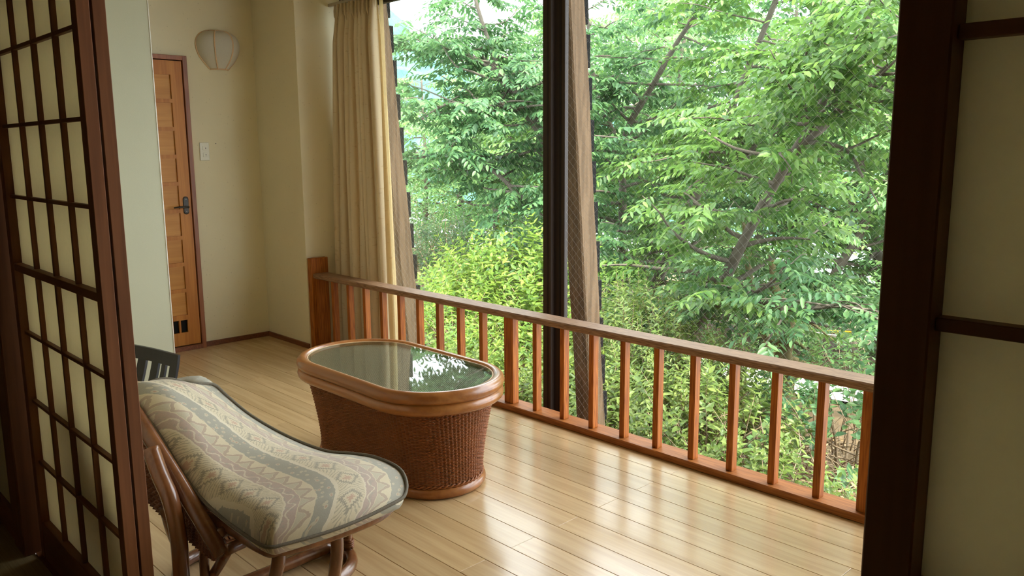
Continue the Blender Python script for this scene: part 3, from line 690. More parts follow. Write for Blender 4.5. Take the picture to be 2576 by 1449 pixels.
tube('side_skid', [(-2.68, 1.33, .04), (-2.5, 1.345, .045), (-2.40, 1.36, .04)], 0.018, M_rattan, ch, 12, n=4)
for dx in (0.0, -0.032):
    tube('upright', [(-2.318+dx, 1.424, .03), (-2.318+dx, 1.424, .17), (-2.31+dx, 1.42, .30)], 0.0155, M_rattan, ch, 12, n=4)
hx = []
for k in range(81): a = k/80*2*math.pi*4; hx.append((-2.334+0.036*math.cos(a), 1.424+0.020*math.sin(a), 0.05+0.03*k/80))
tube('binding', hx, 0.004, M_bind, ch, 6)
tube('arch_brace', [(-2.36, .935, .02), (-2.352, .935, .12), (-2.34, .935, .20), (-2.30, .94, .238), (-2.24, .945, .245)], 0.015, M_rattan, ch, 10, n=5)
tube('brace', [(-2.215, .955, .245), (-2.30, .96, .16), (-2.44, .97, .03)], 0.016, M_rattan, ch, 10, n=4)
tube('brace', [(-2.50, .885, .30), (-2.58, .93, .17), (-2.66, .99, .04)], 0.016, M_rattan, ch, 10, n=4)
tube('brace', [(-2.52, .90, .24), (-2.55, 1.15, .22), (-2.52, 1.42, .24)], 0.016, M_rattan, ch, 10, n=4)
# woven shell under the backrest (strands both ways), sagging behind the side poles
def shell_pt(s, t):
    a = pA*(1-s)+pB*s; b = qA*(1-s)+qB*s; p = a*(1-t)+b*t
    return p+np.array([-0.55, 0, -0.83])*(0.012+0.085*math.sin(math.pi*min(1, t*1.15+0.02))**0.6*(1-0.75*s))
mb = Multi()
for i in range(34):
    s = 0.02+0.9*i/33; mb.tube([shell_pt(s, t/12) for t in range(13)], 0.003, 4)
for j in range(26):
    t = j/25; mb.tube([shell_pt(0.02+0.9*s/12, t) for s in range(13)], 0.003, 4)
tag(mb.build('woven_back', M_wick, ch), 'open woven cane back panel', kind='stuff')
mb = Multi()                                         # woven skirt hanging from the near pole
def skirt(s, t):
    p = pA*(1-s)+pB*s; return p+np.array([-0.25, 0.05, -0.97])*(0.012+t*(0.30*(1-s)**0.8+0.02))
for j in range(26): mb.tube([skirt(0.0+0.93*k/60, j/25)+np.array([0, 0.003*(1 if (j+k) % 2 else -1), 0]) for k in range(61)], 0.0045, 4)
for k in range(61): mb.tube([skirt(0.0+0.93*k/60, t/4) for t in range(5)], 0.0026, 4)
tag(mb.build('woven_side', M_wickd, ch), 'dark woven cane side skirt', kind='stuff')

# ------------------------------------------------------------------ black legless floor chair
zc = empty('legless_chair', (-4.12, 1.3, 0.0), 'black slatted legless floor chair against the pale closet wall', 'floor chair')
ZA = np.array([-3.93, 1.512, .418]); ZB = np.array([-4.33, 1.40, .442])
e_ = (ZB-ZA)/np.linalg.norm(ZB-ZA); out = np.array([e_[1], -e_[0], 0.0]); out = out if out[1] < 0 else -out
wz = np.linalg.norm(ZB-ZA)
def zpt(u, h, d=0.0):                                 # u along the width, h height, d thickness toward the sitter
    f = h/0.43; base = ZA+e_*u*wz; lean = 0.165*(1-f)**1.35
    bow = -0.012*math.sin(math.pi*u)
    p = base+out*(lean+bow+d); p[2] = h*(1-u)*1.0+h*u*1.03; return p
def slab(name, u0, u1, h0, h1, mat, n=10, m=5, th=0.014):
    V, F = [], []
    for dd in (0, 1):
        for i in range(n+1):
            for j in range(m+1): V.append(zpt(u0+(u1-u0)*j/m, h0+(h1-h0)*i/n, -th*dd))
    S = (n+1)*(m+1)
    for i in range(n):
        for j in range(m):
            a = i*(m+1)+j; F.append((a, a+1, a+m+2, a+m+1)); F.append((S+a, S+a+m+1, S+a+m+2, S+a+1))
    for i in range(n):
        for j in (0, m): a = i*(m+1)+j; F.append((a, a+m+1, S+a+m+1, S+a))
    for j in range(m):
        for i in (0, n): a = i*(m+1)+j; F.append((a, S+a, S+a+1, a+1))
    return add(name, V, F, mat, zc, False)
slab('back_top', 0.0, 1.0, 0.365, 0.425, M_black, 3, 10)
slab('back_side', 0.0, 0.14, 0.012, 0.365, M_black); slab('back_side', 0.87, 1.0, 0.012, 0.365, M_black)
for a, b in ((0.225, 0.30), (0.365, 0.49), (0.60, 0.74)): slab('back_slat', a, b, 0.012, 0.365, M_black)
P0, P1 = zpt(0, 0.01), zpt(1, 0.01)
sv = []
for z in (0.0, 0.022):
    for p in (P0, P1, P1+out*0.40, P0+out*0.40): sv.append((p[0], p[1], z))
add('seat', sv, [(3, 2, 1, 0), (4, 5, 6, 7), (0, 1, 5, 4), (1, 2, 6, 5), (2, 3, 7, 6), (3, 0, 4, 7)], M_black, zc)

# ================================================================== outdoors
def gz(x, y):
    return -0.95-0.10*np.maximum(0, y-3.5)-0.06*np.maximum(0, y-7)+0.05*np.maximum(0, -x-5)+0.08*np.sin(1.3*x+0.7*y)+0.05*np.sin(2.1*y-x)
gx = np.linspace(-26, 6, 65); gy = np.r_[np.linspace(3.45, 14, 30), np.linspace(15, 40, 12)]
V = [(x, y, float(gz(np.array(x), np.array(y)))) for y in gy for x in gx]
F = [(j*65+i, j*65+i+1, (j+1)*65+i+1, (j+1)*65+i) for j in range(len(gy)-1) for i in range(64)]
gr = add('ground', V, F, M_soil, None, True, (0, 10, -2)); tag(gr, 'brown sloping bank outside the window', kind='structure')
V = []; F = []
for k in range(31):
    x = -8.2+12*k/30; y = 9.9+0.10*(x+4)+0.5*math.sin(x*0.3)
    for d in (0, 0.9, 1.8, 2.6): V.append((x, y+d, float(gz(np.array(x), np.array(y+d)))+0.06))
for k in range(30):
    for d in range(3): a = k*4+d; F.append((a, a+4, a+5, a+1))
rd = add('lane', V, F, M_road, None, True); tag(rd, 'pale concrete lane below the bank', kind='structure')
# hills
def hill(name, x0, x1, y0, zb, hts, mat, label, seed):
    r = np.random.default_rng(seed); n = 90; m = 14; V, F = [], []
    hx = np.linspace(0, 1, len(hts))
    for j in range(m+1):
        for i in range(n+1):
            u = i/n; w = j/m; h = np.interp(u, hx, hts)
            bumps = r.normal(0, 1)*0.9*(w > 0.05)
            V.append((x0+(x1-x0)*u, y0+w*26+r.normal(0, 1)*0.7, zb+h*math.sin(w*math.pi/2)+bumps))
    for j in range(m):
        for i in range(n): a = j*(n+1)+i; F.append((a, a+1, a+n+2, a+n+1))
    o = add(name, V, F, mat, None, False); tag(o, label, kind='structure'); return o
hill('hill', -150, 10, 62, -6, [40, 33, 21, 14, 10, 10, 12, 12], M_hill, 'wooded hillside far beyond the trees, tinted blue green for haze', 5)

# ---- foliage builders
def orth(D):
    Z = np.zeros_like(D); Z[:, 2] = 1; S = np.cross(D, Z); S /= np.linalg.norm(S, axis=1)[:, None]+1e-9
    return S, np.cross(S, D)
def leaf_geo(P, D, Nr, Ln, Wd, droop=0.12):
    S = np.cross(D, Nr); S /= np.linalg.norm(S, axis=1)[:, None]+1e-9; Nn = np.cross(S, D)
    L = Ln[:, None]; Wv = Wd[:, None]
    b = P; tip = P+D*L-Nn*L*droop
    l1 = P+D*L*0.30+S*Wv*0.45+Nn*Wv*0.14; l2 = P+D*L*0.66+S*Wv*0.40+Nn*Wv*0.10-Nn*L*droop*0.4
    r1 = P+D*L*0.30-S*Wv*0.45+Nn*Wv*0.14; r2 = P+D*L*0.66-S*Wv*0.40+Nn*Wv*0.10-Nn*L*droop*0.4
    V = np.stack([b, l1, l2, tip, r2, r1], 1).reshape(-1, 3)
    i = np.arange(len(P))[:, None]*6
    Q = np.concatenate([i+np.array([[0, 1, 2, 3]]), i+np.array([[0, 3, 4, 5]])], 0)
    return V, Q
def nrm(a): return a/(np.linalg.norm(a, axis=1)[:, None]+1e-9)
def sprays(B, D, K=13, length=(0.32, 0.55), leaf=(0.065, 0.10), wr_=0.42, droop=0.25):
    """flat sprays of alternate leaves along a twig; B base, D twig direction"""
    n = len(B); D = nrm(D); ln_ = rng.uniform(*length, n)
    Ntilt = nrm(np.c_[rng.normal(0, .22, n), rng.normal(0, .22, n), np.ones(n)])
    S = nrm(np.cross(D, Ntilt)); U = np.cross(S, D)
    Ps, Ds, Ns, Ls = [], [], [], []
    for k in range(K):
        f = (k+0.6)/K; side = (1 if k % 2 else -1) if k < K-1 else 0
        a = np.radians(rng.normal(55, 9, n)) if side else np.zeros(n)
        ld = D*np.cos(a)[:, None]+S*(side*np.sin(a))[:, None]-U*rng.uniform(0.05, droop*2, n)[:, None]-np.array([[0, 0, 1]])*rng.uniform(0, droop, n)[:, None]
        p = B+D*(ln_*f)[:, None]-np.array([[0, 0, 1]])*(0.12*ln_*f*f)[:, None]
        Ps.append(p); Ds.append(nrm(ld)); Ns.append(nrm(U+rng.normal(0, .22, (n, 3)))); Ls.append(rng.uniform(*leaf, n)*(0.75+0.35*math.sin(math.pi*min(1, f+0.15))))
    P = np.concatenate(Ps); Ln = np.concatenate(Ls)
    return leaf_geo(P, np.concatenate(Ds), np.concatenate(Ns), Ln, Ln*wr_*rng.uniform(.85, 1.15, len(Ln)))
def shoots(B, D, K=9, length=(0.35, 0.7), leaf=(0.05, 0.085), wr_=0.45, up_=0.35):
    """upright shoots with opposite leaf pairs, small leaves at the tip"""
    n = len(B); D = nrm(D); ln_ = rng.uniform(*length, n); a0 = rng.uniform(0, 6.28, n)
    S = nrm(np.cross(D, np.tile([[1.0, 0.2, 0]], (n, 1)))); U = np.cross(S, D); Ps, Ds, Ns, Ls = [], [], [], []
    for k in range(K):
        f = (k+1)/K
        for s in (0, 1):
            a = a0+k*1.6+s*math.pi; r = S*np.cos(a)[:, None]+U*np.sin(a)[:, None]
            lift = up_+0.9*f**4
            ld = nrm(r+D*lift*rng.uniform(.5, 1.4, n)[:, None]); Ps.append(B+D*(ln_*f)[:, None]); Ds.append(ld)
            Ns.append(nrm(D-r*0.3+rng.normal(0, .15, (n, 3)))); Ls.append(rng.uniform(*leaf, n)*(1.0-0.45*f**3))
    P = np.concatenate(Ps); Ln = np.concatenate(Ls)
    return leaf_geo(P, np.concatenate(Ds), np.concatenate(Ns), Ln, Ln*wr_*rng.uniform(.85, 1.15, len(Ln)), 0.2)
OBST = []                                            # (owner, centre line, clearance) of everything solid outdoors
def reg(owner, pts, rad): OBST.append((owner, resample(np.asarray(pts, float), 60), rad))
def clash(P, owner=None, extra=0.0):
    P = np.atleast_2d(P); hit = np.zeros(len(P), bool)
    for o, L_, rad in OBST:
        if o is not None and o == owner: continue
        hit |= (np.linalg.norm(P[:, None]-L_[None], axis=2) < rad+extra).any(1)
    return hit
def keep(P):                                         # only what the window can show, with a generous margin
    q = -P[:, 0]/np.maximum(P[:, 1], .1); return (q > 0.02) & (q < 1.95) & (P[:, 2] > -2.6) & (P[:, 2] < 1.4+0.62*np.hypot(P[:, 0], P[:, 1])*0.8) & (P[:, 1] > 3.95)
def branches_from(leader, r0, n_side, seed, blen=(0.7, 1.7), start=0.25, rise=(-0.05, 0.45)):
    r = np.random.default_rng(seed); C_ = resample(catmull(leader, 6), 60); out = []
    for k in range(n_side):
        f = start+(1-start)*(k+r.uniform(0, 1))/n_side; i = min(58, int(f*59)); p = C_[i]
        az = k*2.4+r.uniform(-.5, .5); L = r.uniform(*blen)*(1.15-0.5*f)
        d = np.array([math.cos(az), math.sin(az), r.uniform(*rise)]); d /= np.linalg.norm(d)
        pts = [p]
        for s in range(5):
            d = d+r.normal(0, .16, 3)+np.array([0, 0, -0.03]); d /= np.linalg.norm(d); pts.append(pts[-1]+d*L/5)
        out.append((np.array(pts), max(0.008, r0*(1-f)*0.5+0.006)))
    return C_, out
def tree(name, label, leaders, mat, seed, n_side=16, per=9, leaf=(0.07, 0.105), r0=0.06, blen=(0.7, 1.7), bark=None, group=None, K=13, rise=(-0.05, 0.45), length=(0.32, 0.55), start=0.25, wr_=0.42):
    r = np.random.default_rng(seed); base = np.array(leaders[0][0]); gzv = float(gz(np.array(base[0]), np.array(base[1])))
    root = empty(name, (base[0], base[1], gzv), label, 'tree', group)
    leaders = [list(map(tuple, l)) for l in leaders]; leaders[0] = [(base[0]-0.05, base[1], gzv-0.15)]+leaders[0]
    Bs, Ds = [], []; mb = Multi()
    for li, l in enumerate(leaders):
        rr = r0 if li == 0 else r0*0.6
        C_, side = branches_from(l, rr, n_side if li == 0 else max(5, int(n_side*0.6)), seed*31+li, blen, start if li == 0 else 0.15, rise)
        tr = np.linspace(rr, rr*0.22, len(C_))*(1+0.08*np.sin(np.arange(len(C_))*0.9))
        tube('trunk' if li == 0 else 'limb', C_, tr, bark or M_bark, root, 9)
        for pts, br in side:
            fine = resample(pts, 26); cl = clash(fine, seed, br+0.01)
            cut = 26 if not cl.any() else int(np.argmax(cl))-1
            if cut < 6: continue                     # a bough stands in the way
            if cut < 26: pts = resample(fine[:cut], 6)
            mb.tube(catmull(pts, 2), np.linspace(br, 0.004, 11), 5)
            for _ in range(per):
                f = r.uniform(0.15, 1.0); i = min(4, int(f*5)); p = pts[i]+(pts[i+1]-pts[i])*(f*5-i)
                dd = nrm((pts[i+1]-pts[i])[None])[0]; a = r.uniform(-1.4, 1.4)
                d = np.array([dd[0]*math.cos(a)-dd[1]*math.sin(a), dd[0]*math.sin(a)+dd[1]*math.cos(a), r.uniform(-.35, .25)])
                Bs.append(p+r.normal(0, .05, 3)); Ds.append(d)
    if mb.n: tag(mb.build('branches', bark or M_bark, root, True), 'thin side branches', kind='stuff')
    B = np.array(Bs); D = np.array(Ds); k = keep(B); B, D = B[k], D[k]
    if len(B):
        v, q = sprays(B, D, K, length, leaf, wr_); o = add_fast('foliage', v, q, mat, root, tuple(B.mean(0))); tag(o, 'dense sprays of green leaves', kind='stuff')
    return root

A = [(-6.28, 8.5, -0.55), (-5.9, 8.44, 0.28), (-5.55, 8.38, 0.89), (-5.29, 8.31, 1.38), (-5.09, 8.25, 1.76), (-4.84, 8.19, 2.26), (-4.62, 8.12, 2.65), (-4.43, 8.06, 3.04), (-4.28, 8.0, 3.61)]
A2 = [(-5.57, 8.4, 0.89), (-5.06, 8.2, 1.19), (-4.58, 8.0, 1.42), (-4.11, 7.8, 1.68), (-3.73, 7.6, 1.84)]
Bt = [(-4.67, 7.0, -0.51), (-4.54, 6.93, -0.32), (-4.22, 6.87, 0.18), (-3.9, 6.8, 0.74), (-3.57, 6.73, 1.25), (-3.33, 6.67, 1.6), (-3.09, 6.6, 1.99), (-2.88, 6.53, 2.31), (-2.76, 6.47, 2.66), (-2.68, 6.4, 3.08)]
B2 = [(-3.6, 6.75, 1.22), (-3.31, 6.7, 1.53), (-3.02, 6.62, 1.74), (-2.78, 6.48, 1.88), (-2.52, 6.34, 2.06), (-2.27, 6.2, 2.24)]
Dt = [(-7.06, 9.0, -0.72), (-7.1, 8.94, -0.14), (-7.1, 8.89, 1.07), (-6.99, 8.83, 1.64), (-6.55, 8.77, 2.18), (-6.11, 8.71, 2.72), (-5.71, 8.66, 3.12), (-5.36, 8.6, 3.71)]
D2 = [(-7.11, 8.92, 1.05), (-7.35, 8.96, 1.64), (-7.49, 8.92, 1.91), (-7.65, 8.88, 2.45), (-7.7, 8.84, 3.08), (-7.71, 8.8, 3.8)]
Ft = [(-6.56, 7.5, -0.65), (-6.71, 7.44, 0.52), (-6.98, 7.38, 1.28), (-7.3, 7.31, 1.89), (-7.75, 7.25, 2.26), (-7.81, 7.19, 2.55), (-7.94, 7.12, 2.95), (-8.03, 7.06, 3.33), (-8.11, 7.0, 3.9)]
F2 = [(-7.29, 7.3, 1.89), (-7.62, 7.12, 2.3), (-8.01, 6.95, 2.56), (-8.34, 6.78, 2.67), (-8.52, 6.6, 2.72)]
F3 = [(-7.0, 7.4, 1.28), (-7.17, 7.16, 1.76), (-7.34, 6.92, 1.92), (-7.57, 6.68, 1.9), (-7.8, 6.44, 1.95), (-8.04, 6.2, 1.77)]
F4 = [(-6.71, 7.44, 0.5), (-7.13, 7.18, 0.7), (-7.6, 6.96, 1.14), (-7.95, 6.74, 1.29), (-8.31, 6.52, 1.31), (-8.51, 6.3, 1.29)]
Gt = [(-16.86, 13.0, -1.27), (-16.79, 13.0, -0.23), (-16.73, 13.0, 1.18), (-16.77, 13.0, 2.16), (-16.81, 13.0, 3.14)]
Mt = [(-4.13, 8.0, -1.29), (-4.17, 8.0, -0.82), (-4.12, 8.0, -0.51), (-4.21, 8.0, -0.26), (-4.31, 8.0, -0.06), (-4.37, 8.0, 0.28)]
M2 = [(-4.22, 8.05, -1.1), (-4.55, 8.3, -0.85), (-4.6, 8.3, -0.49), (-4.71, 8.3, -0.23), (-4.82, 8.3, 0.12), (-4.89, 8.3, 0.57)]
def rank_specs(lst, s0, spread, lim):
    out = []
    for k, t_ in enumerate(lst):
        x, y, h = t_[:3]; r = np.random.default_rng(s0+k); g0 = float(gz(np.array(x), np.array(y)))
        l1 = [(x, y, g0+0.3)]+[(x+r.normal(0, spread)+lim*i, y+r.normal(0, spread), g0+0.3+(h-g0)*i/6) for i in range(1, 7)]
        i0 = l1[2]; l2 = [i0]+[(i0[0]-0.35*i+r.normal(0, .1), i0[1]+r.normal(0, .2), i0[2]+0.5*i) for i in range(1, 5)]
        out.append((l1, l2))
    return out
rank2 = [(-12.6, 11.5, 3.0, 'tree rising behind the arching boughs next to the curtain'), (-10.2, 11.0, 3.3, 'tall tree behind the arching boughs'), (-8.6, 11.6, 3.5, 'leafy tree behind the straight forked tree'), (-8.1, 13.9, 4.2, 'leafy tree behind the two forked boughs'),
         (-6.0, 13.0, 3.9, 'leafy tree behind the mossy trunk'), (-4.15, 12.9, 3.3, 'leafy tree beyond the yellow rope end')]
rank3 = [(-19.5, 16.5, 2.2), (-17.2, 17.0, 3.6), (-15.0, 16.0, 4.2), (-12.8, 16.8, 4.7), (-10.6, 16.0, 4.9), (-8.4, 16.6, 4.9), (-6.3, 15.8, 4.6), (-4.6, 16.2, 4.2)]
low = [(-4.87, 6.6, -0.6), (-4.8, 6.6, -0.28), (-4.45, 6.52, -0.05), (-4.05, 6.44, -0.02), (-3.68, 6.36, 0.12), (-3.38, 6.28, 0.32), (-3.23, 6.2, 0.51)]
low2 = [(-3.68, 6.36, .12), (-3.2, 6.2, .1), (-2.7, 6.1, .2), (-2.3, 6.0, .15)]
ROPE = [(-5.37, 9.5, -0.84), (-4.64, 9.12, -0.71), (-4.06, 8.75, -0.63), (-3.33, 8.38, -0.47), (-2.86, 8.0, -0.36)]
CABLE = [(-8.07, 10.5, -1.22), (-5.9, 10.0, -0.93), (-4.56, 9.5, -0.85), (-3.63, 9.0, -0.68)]
S2 = rank_specs(rank2, 50, .12, .12); S3 = rank_specs(rank3, 90, .15, 0.0)
for own, ls, rr in [(3, [A, A2], .085), (4, [Bt, B2], .075), (5, [Dt, D2], .08), (6, [Ft, F2, F3, F4], .07), (7, [Gt], .09), (8, [Mt, M2], .13), (9, [low, low2], .05)]+[(60+k, list(v), .09) for k, v in enumerate(S2)]+[(95+k, [v[0]], .12) for k, v in enumerate(S3)]:
    for i, l in enumerate(ls):
        l = [(l[0][0]-0.05, l[0][1], float(gz(np.array(l[0][0]), np.array(l[0][1])))-0.15)]+list(l) if i == 0 else l
        reg(own, catmull(l, 6), (rr if i == 0 else rr*0.6)+0.02)
reg(None, catmull(ROPE, 6), 0.03); reg(None, catmull(CABLE, 6), 0.03)
STRUTS = [(-3.345, 3.62, 3.985), (-5.215, 3.58, 3.975)]
for x_, yt_, yb_ in STRUTS: reg('strut', [(x_, yb_+0.03, -1.35), (x_, yt_+0.03, 2.86)], 0.14)
tree('leaning_tree', 'leaning tree with two forked boughs rising behind the log strut', [A, A2], M_leafA, 3, n_side=36, per=15, r0=0.085, leaf=(0.08, 0.12))
tree('leaning_tree', 'leaning tree whose bough slants up beside the dark screen edge', [Bt, B2], M_leafA, 4, n_side=36, per=13, r0=0.075, leaf=(0.08, 0.12))
tree('upright_tree', 'straight forked tree just beyond the log strut', [Dt, D2], M_leafB, 5, n_side=36, per=15, r0=0.08, leaf=(0.08, 0.125))
tree('arching_tree', 'tree arching its boughs across the pane between curtain and mullion', [Ft, F2, F3, F4], M_leafB, 6, n_side=30, per=14, leaf=(0.08, 0.12), r0=0.07, blen=(0.6, 1.35), start=0.18)
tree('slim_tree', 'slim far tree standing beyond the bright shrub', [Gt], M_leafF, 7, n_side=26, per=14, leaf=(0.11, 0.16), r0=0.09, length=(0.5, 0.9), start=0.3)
tree('stump_tree', 'mossy ivy clad trunk with a thicket of low twigs', [Mt, M2], M_leafD, 8, n_side=16, per=6, r0=0.13, bark=M_moss, blen=(0.35, 0.8), leaf=(0.05, 0.08), length=(0.2, 0.35))
tree('low_tree', 'low tree with a crooked bough just above the handrail', [low, low2], M_leafB, 9, n_side=20, per=8, r0=0.05, blen=(0.4, 1.0), start=0.2)
# second rank of trees
for k, (x, y, h, lab) in enumerate(rank2):
    l1, l2 = S2[k]
    tree('leafy_tree', lab, [l1, l2], [M_leafF, M_leafA, M_leafF, M_leafB, M_leafF, M_leafF][k], 60+k, n_side=34, per=16, leaf=(0.10, 0.15), r0=0.09, blen=(0.9, 2.1), length=(0.45, 0.8), start=0.10)

for k, (x, y, h) in enumerate(rank3):
    l1 = S3[k][0]
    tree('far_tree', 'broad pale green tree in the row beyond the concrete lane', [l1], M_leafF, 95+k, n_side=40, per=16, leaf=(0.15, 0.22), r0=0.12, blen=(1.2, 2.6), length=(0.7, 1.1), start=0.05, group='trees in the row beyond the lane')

# ---- shrubs
def shrub(name, label, regions, mat, n, seed, leaf, length, K, stem=True, up_=0.35, group=None, wr_=0.45, parts=0):
    r = np.random.default_rng(seed); Bs, Ds = [], []
    for (cx, cy, rx, ry, h) in regions:
        for _ in range(int(n*rx*ry)):
            a = r.uniform(0, 6.28); q_ = math.sqrt(r.uniform(0, 1)); x = cx+rx*q_*math.cos(a); y = cy+ry*q_*math.sin(a)
            g0 = float(gz(np.array(x), np.array(y))); z = g0+(h*(1-0.55*q_**2))*r.uniform(0.1, 1.0)**0.6
            Bs.append((x, y, z)); d = np.array([(x-cx)/rx*0.55, (y-cy)/ry*0.55, 1.0])+r.normal(0, .3, 3); Ds.append(d)
    B = np.array(Bs); D = np.array(Ds); k = keep(B); B, D = B[k], D[k]
    Dn = nrm(D); bad = np.zeros(len(B), bool)
    for f in np.linspace(-0.25, length[0]*1.1, 12): bad |= clash(B+Dn*f, None, 0.012)
    for f in np.linspace(0, length[1], 6):           # leaves keep clear of the struts too
        P_ = B+Dn*f
        for o_, L_, rad in OBST:
            if o_ == 'strut': bad |= (np.linalg.norm(P_[:, None]-L_[None], axis=2) < rad+leaf[1]*1.05).any(1)
    B, D = B[~bad], D[~bad]
    cx, cy = regions[0][:2]; g0 = float(gz(np.array(cx), np.array(cy)))
    root = empty(name, (cx, cy, g0), label, 'shrub', group)
    v, q = shoots(B, D, K, length, leaf, wr_, up_); tag(add_fast('foliage', v, q, mat, root, tuple(B.mean(0))), 'crowded leafy shoots', kind='stuff')
    mb = Multi()
    for b, d in zip(B[::2], D[::2]):
        d = d/np.linalg.norm(d); mb.tube([b-d*0.25, b, b+d*length[0]*1.1], [0.004, 0.0035, 0.0015], 4)
    for (cx, cy, rx, ry, h) in regions:
        for k in range(9):
            a = k*2.4; g1 = float(gz(np.array(cx), np.array(cy))); ex = cx+rx*0.75*math.cos(a)*((k+1)/9)**.5; ey = cy+ry*0.75*math.sin(a)*((k+1)/9)**.5
            st_ = catmull([(cx+0.1*math.cos(a), cy+0.1*math.sin(a), g1-0.1), (cx*0.5+ex*0.5, cy*0.5+ey*0.5, g1+h*0.4), (ex, ey, g1+h*0.75)], 4)
            if not clash(resample(st_, 24), None, 0.02).any(): mb.tube(st_, np.linspace(0.014, 0.005, 9), 5)
    tag(mb.build('stems', M_twig, root, True), 'thin woody stems', kind='stuff')
    if parts:                                        # the largest leaves at the front, one by one
        fr = np.argsort(np.hypot(B[:, 0], B[:, 1])-0.6*B[:, 2])[:parts//4]; me = None
        for i in fr:
            d = D[i]/np.linalg.norm(D[i])
            for s in range(4):
                a = s*1.57+i; rr_ = np.array([[math.cos(a), math.sin(a), 0.45]]); p = B[i][None]+d[None]*(0.10+0.05*s)
                L_ = leaf[1]*r.uniform(1.0, 1.35)
                if me is None:
                    v, q = leaf_geo(np.zeros((1, 3)), np.array([[1.0, 0, 0]]), np.array([[0, 0, 1.0]]), np.array([1.0]), np.array([0.5]), 0.2)
                    me = bpy.data.meshes.new('leaf'); me.from_pydata(v.tolist(), [], q.tolist()); me.materials.append(mat)
                o = bpy.data.objects.new('leaf', me); link(o, tuple(p[0]), root); o.scale = (L_, L_, L_)
                o.rotation_euler = Vector(tuple(rr_[0])).to_track_quat('X', 'Z').to_euler()
    return root
shrub('bright_shrub', 'bright yellow green shrub between the curtain and the window mullion', [(-7.0, 6.6, 0.95, 0.8, 1.25), (-6.1, 6.5, 0.8, 0.7, 1.45), (-7.9, 6.8, 0.7, 0.7, 0.95)], M_leafY, 270, 21, (0.075, 0.125), (0.35, 0.62), 8, parts=240)
shrub('dark_shrub', 'dull green twiggy shrub behind the bright yellow green one', [(-9.6, 7.9, 1.5, 1.0, 1.7), (-8.2, 8.2, 1.2, 0.9, 1.6), (-11.4, 8.5, 1.3, 1.0, 2.0)], M_leafD, 300, 22, (0.05, 0.08), (0.3, 0.5), 8)
shrub('low_shrub', 'small leaved shrub just outside the balusters below the bright one', [(-6.4, 5.5, 1.3, 0.75, 0.85), (-5.3, 5.7, 0.9, 0.8, 0.95)], M_leafY, 300, 23, (0.06, 0.10), (0.25, 0.45), 8)
shrub('feathery_shrub', 'feathery yellow green shrub behind the balusters past the log strut', [(-4.35, 5.9, 0.75, 0.75, 1.25), (-3.75, 5.7, 0.6, 0.6, 0.95), (-4.9, 6.2, 0.7, 0.7, 1.3)], M_leafS, 560, 24, (0.05, 0.08), (0.3, 0.5), 11, wr_=0.34)
shrub('low_bank_shrub', 'low leafy shrub on the bank behind the middle balusters', [(-3.4, 5.1, 0.8, 0.6, 0.75), (-4.4, 5.1, 0.8, 0.5, 0.7)], M_leafS, 360, 25, (0.06, 0.11), (0.2, 0.4), 7)
shrub('ground_shrub', 'loose open shrub on the bank by the last thick post', [(-2.6, 6.0, 0.9, 0.8, 0.75), (-1.9, 6.2, 0.6, 0.7, 0.8)], M_leafB, 150, 26, (0.06, 0.11), (0.2, 0.4), 5, wr_=0.6)
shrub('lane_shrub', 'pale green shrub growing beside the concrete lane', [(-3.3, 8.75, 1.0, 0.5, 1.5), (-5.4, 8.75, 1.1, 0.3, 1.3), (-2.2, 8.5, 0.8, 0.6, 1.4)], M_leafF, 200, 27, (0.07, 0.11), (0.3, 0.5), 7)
shrub('creeping_shrub', 'low weeds crowding the foot of the wall right behind the bottom rail', [(-5.4, 4.55, 1.0, 0.55, 0.5), (-3.9, 4.5, 1.0, 0.5, 0.5), (-2.5, 4.55, 0.9, 0.5, 0.4)], M_leafS, 420, 28, (0.05, 0.09), (0.15, 0.35), 6)
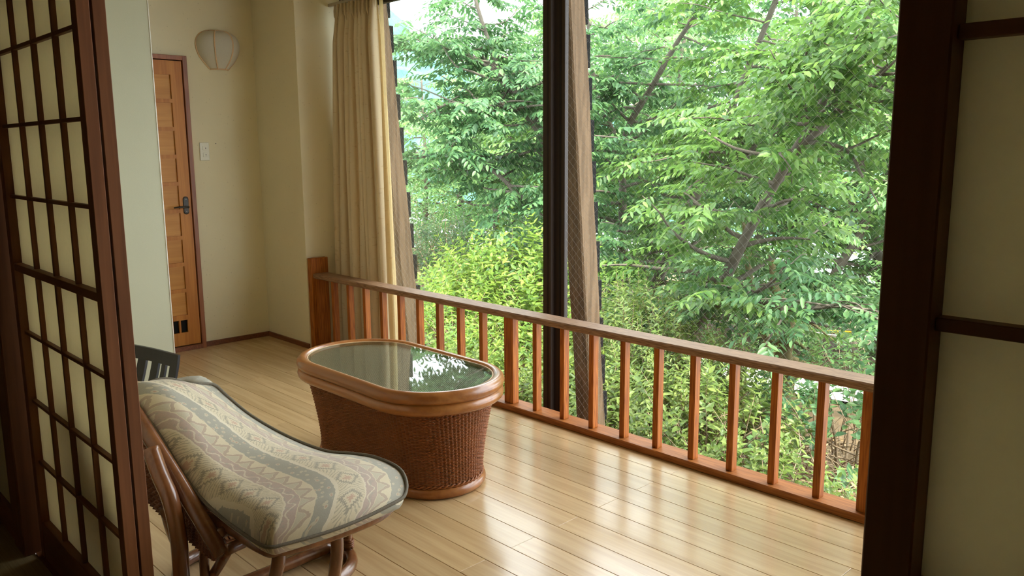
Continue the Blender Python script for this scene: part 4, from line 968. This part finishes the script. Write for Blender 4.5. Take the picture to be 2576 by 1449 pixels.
# dead twigs and dry leaves on the bank
mb = Multi(); r = np.random.default_rng(77)
for k in range(260):
    x = r.uniform(-3.7, -1.6); y = r.uniform(4.5, 6.4); g0 = float(gz(np.array(x), np.array(y)))
    p = np.array([x, y, g0+r.uniform(0, .25)]); d = np.array([*r.normal(0, 1, 2), r.uniform(-.1, .8)]); d /= np.linalg.norm(d); L = r.uniform(.25, .8); pts = [p]
    for s in range(4): d = d+r.normal(0, .25, 3); d /= np.linalg.norm(d); pts.append(pts[-1]+d*L/4)
    rt_ = r.uniform(.004, .009)
    if not clash(resample(np.array(pts), 16), None, 0.015).any(): mb.tube(np.array(pts), np.linspace(rt_, 0.002, 5), 4)
tw = mb.build('dead_twigs', M_twig, None, True); tag(tw, 'tangle of dead twigs on the bank behind the balusters', 'twigs', kind='stuff')
n = 2600; B = np.c_[r.uniform(-5.5, -1.4, n), r.uniform(4.2, 7.2, n), np.zeros(n)]; B[:, 2] = gz(B[:, 0], B[:, 1])+r.uniform(0.0, .06, n)
D = nrm(np.c_[r.normal(0, 1, (n, 2)), r.normal(0, .2, n)]); v, q = leaf_geo(B, D, nrm(np.c_[r.normal(0, .3, (n, 2)), np.ones(n)]), r.uniform(.04, .09, n), r.uniform(.02, .045, n))
tag(add_fast('dry_leaves', v, q, M_dry, None, (-3.4, 5.6, -1.1)), 'brown dry leaves littering the bank', 'leaves', kind='stuff')

# ---- log struts with black brackets
def strut(x, ytop, ybot, label):
    zt, zb = 2.86, -1.35; root = empty('log_strut', (x, ybot, zb), label, 'timber strut', 'log struts outside the window')
    wx, wy = 0.13, 0.14
    def sec(z):
        yy = ybot+(ytop-ybot)*(z-zb)/(zt-zb); return yy
    V, F = [], []; nz = 14
    ol = [(-wx, -wy*0.86), (-wx*0.86, -wy), (wx*0.86, -wy), (wx, -wy*0.86), (wx, wy*0.86), (wx*0.86, wy), (-wx*0.86, wy), (-wx, wy*0.86)]
    for i in range(nz+1):
        z = zb+(zt-zb)*i/nz; k = 1+0.03*math.sin(i*1.7+x)
        V += [(x+a*0.5*k, sec(z)+b*0.5*k, z) for a, b in ol]
    for i in range(nz):
        for k in range(8): F.append((i*8+k, i*8+(k+1) % 8, (i+1)*8+(k+1) % 8, (i+1)*8+k))
    F += [tuple(range(8))[::-1], tuple(nz*8+k for k in range(8))]
    add('log', V, F, M_strut, root)
    k = 0; z = 2.55
    while z > -1.1:
        y = sec(z-0.09)+wy*0.5+0.012; box('bracket', x-0.05, x+0.058, y-0.022, y+0.018, z-0.19, z, M_plate, root, 0.003); z -= 0.245
    return root
strut(-3.345, 3.62, 3.985, 'leaning weathered timber strut with black brackets behind the window mullion')
strut(-5.215, 3.58, 3.975, 'leaning weathered timber strut half hidden by the curtain')
tag(tube('guard_rope', ROPE, 0.016, M_yellow, None, 8, n=6), 'yellow guard rope stretched past the mossy trunk', 'rope')
tag(tube('pale_cable', CABLE, 0.012, M_wire, None, 6, n=6), 'thin pale cable strung below the yellow rope', 'cable')
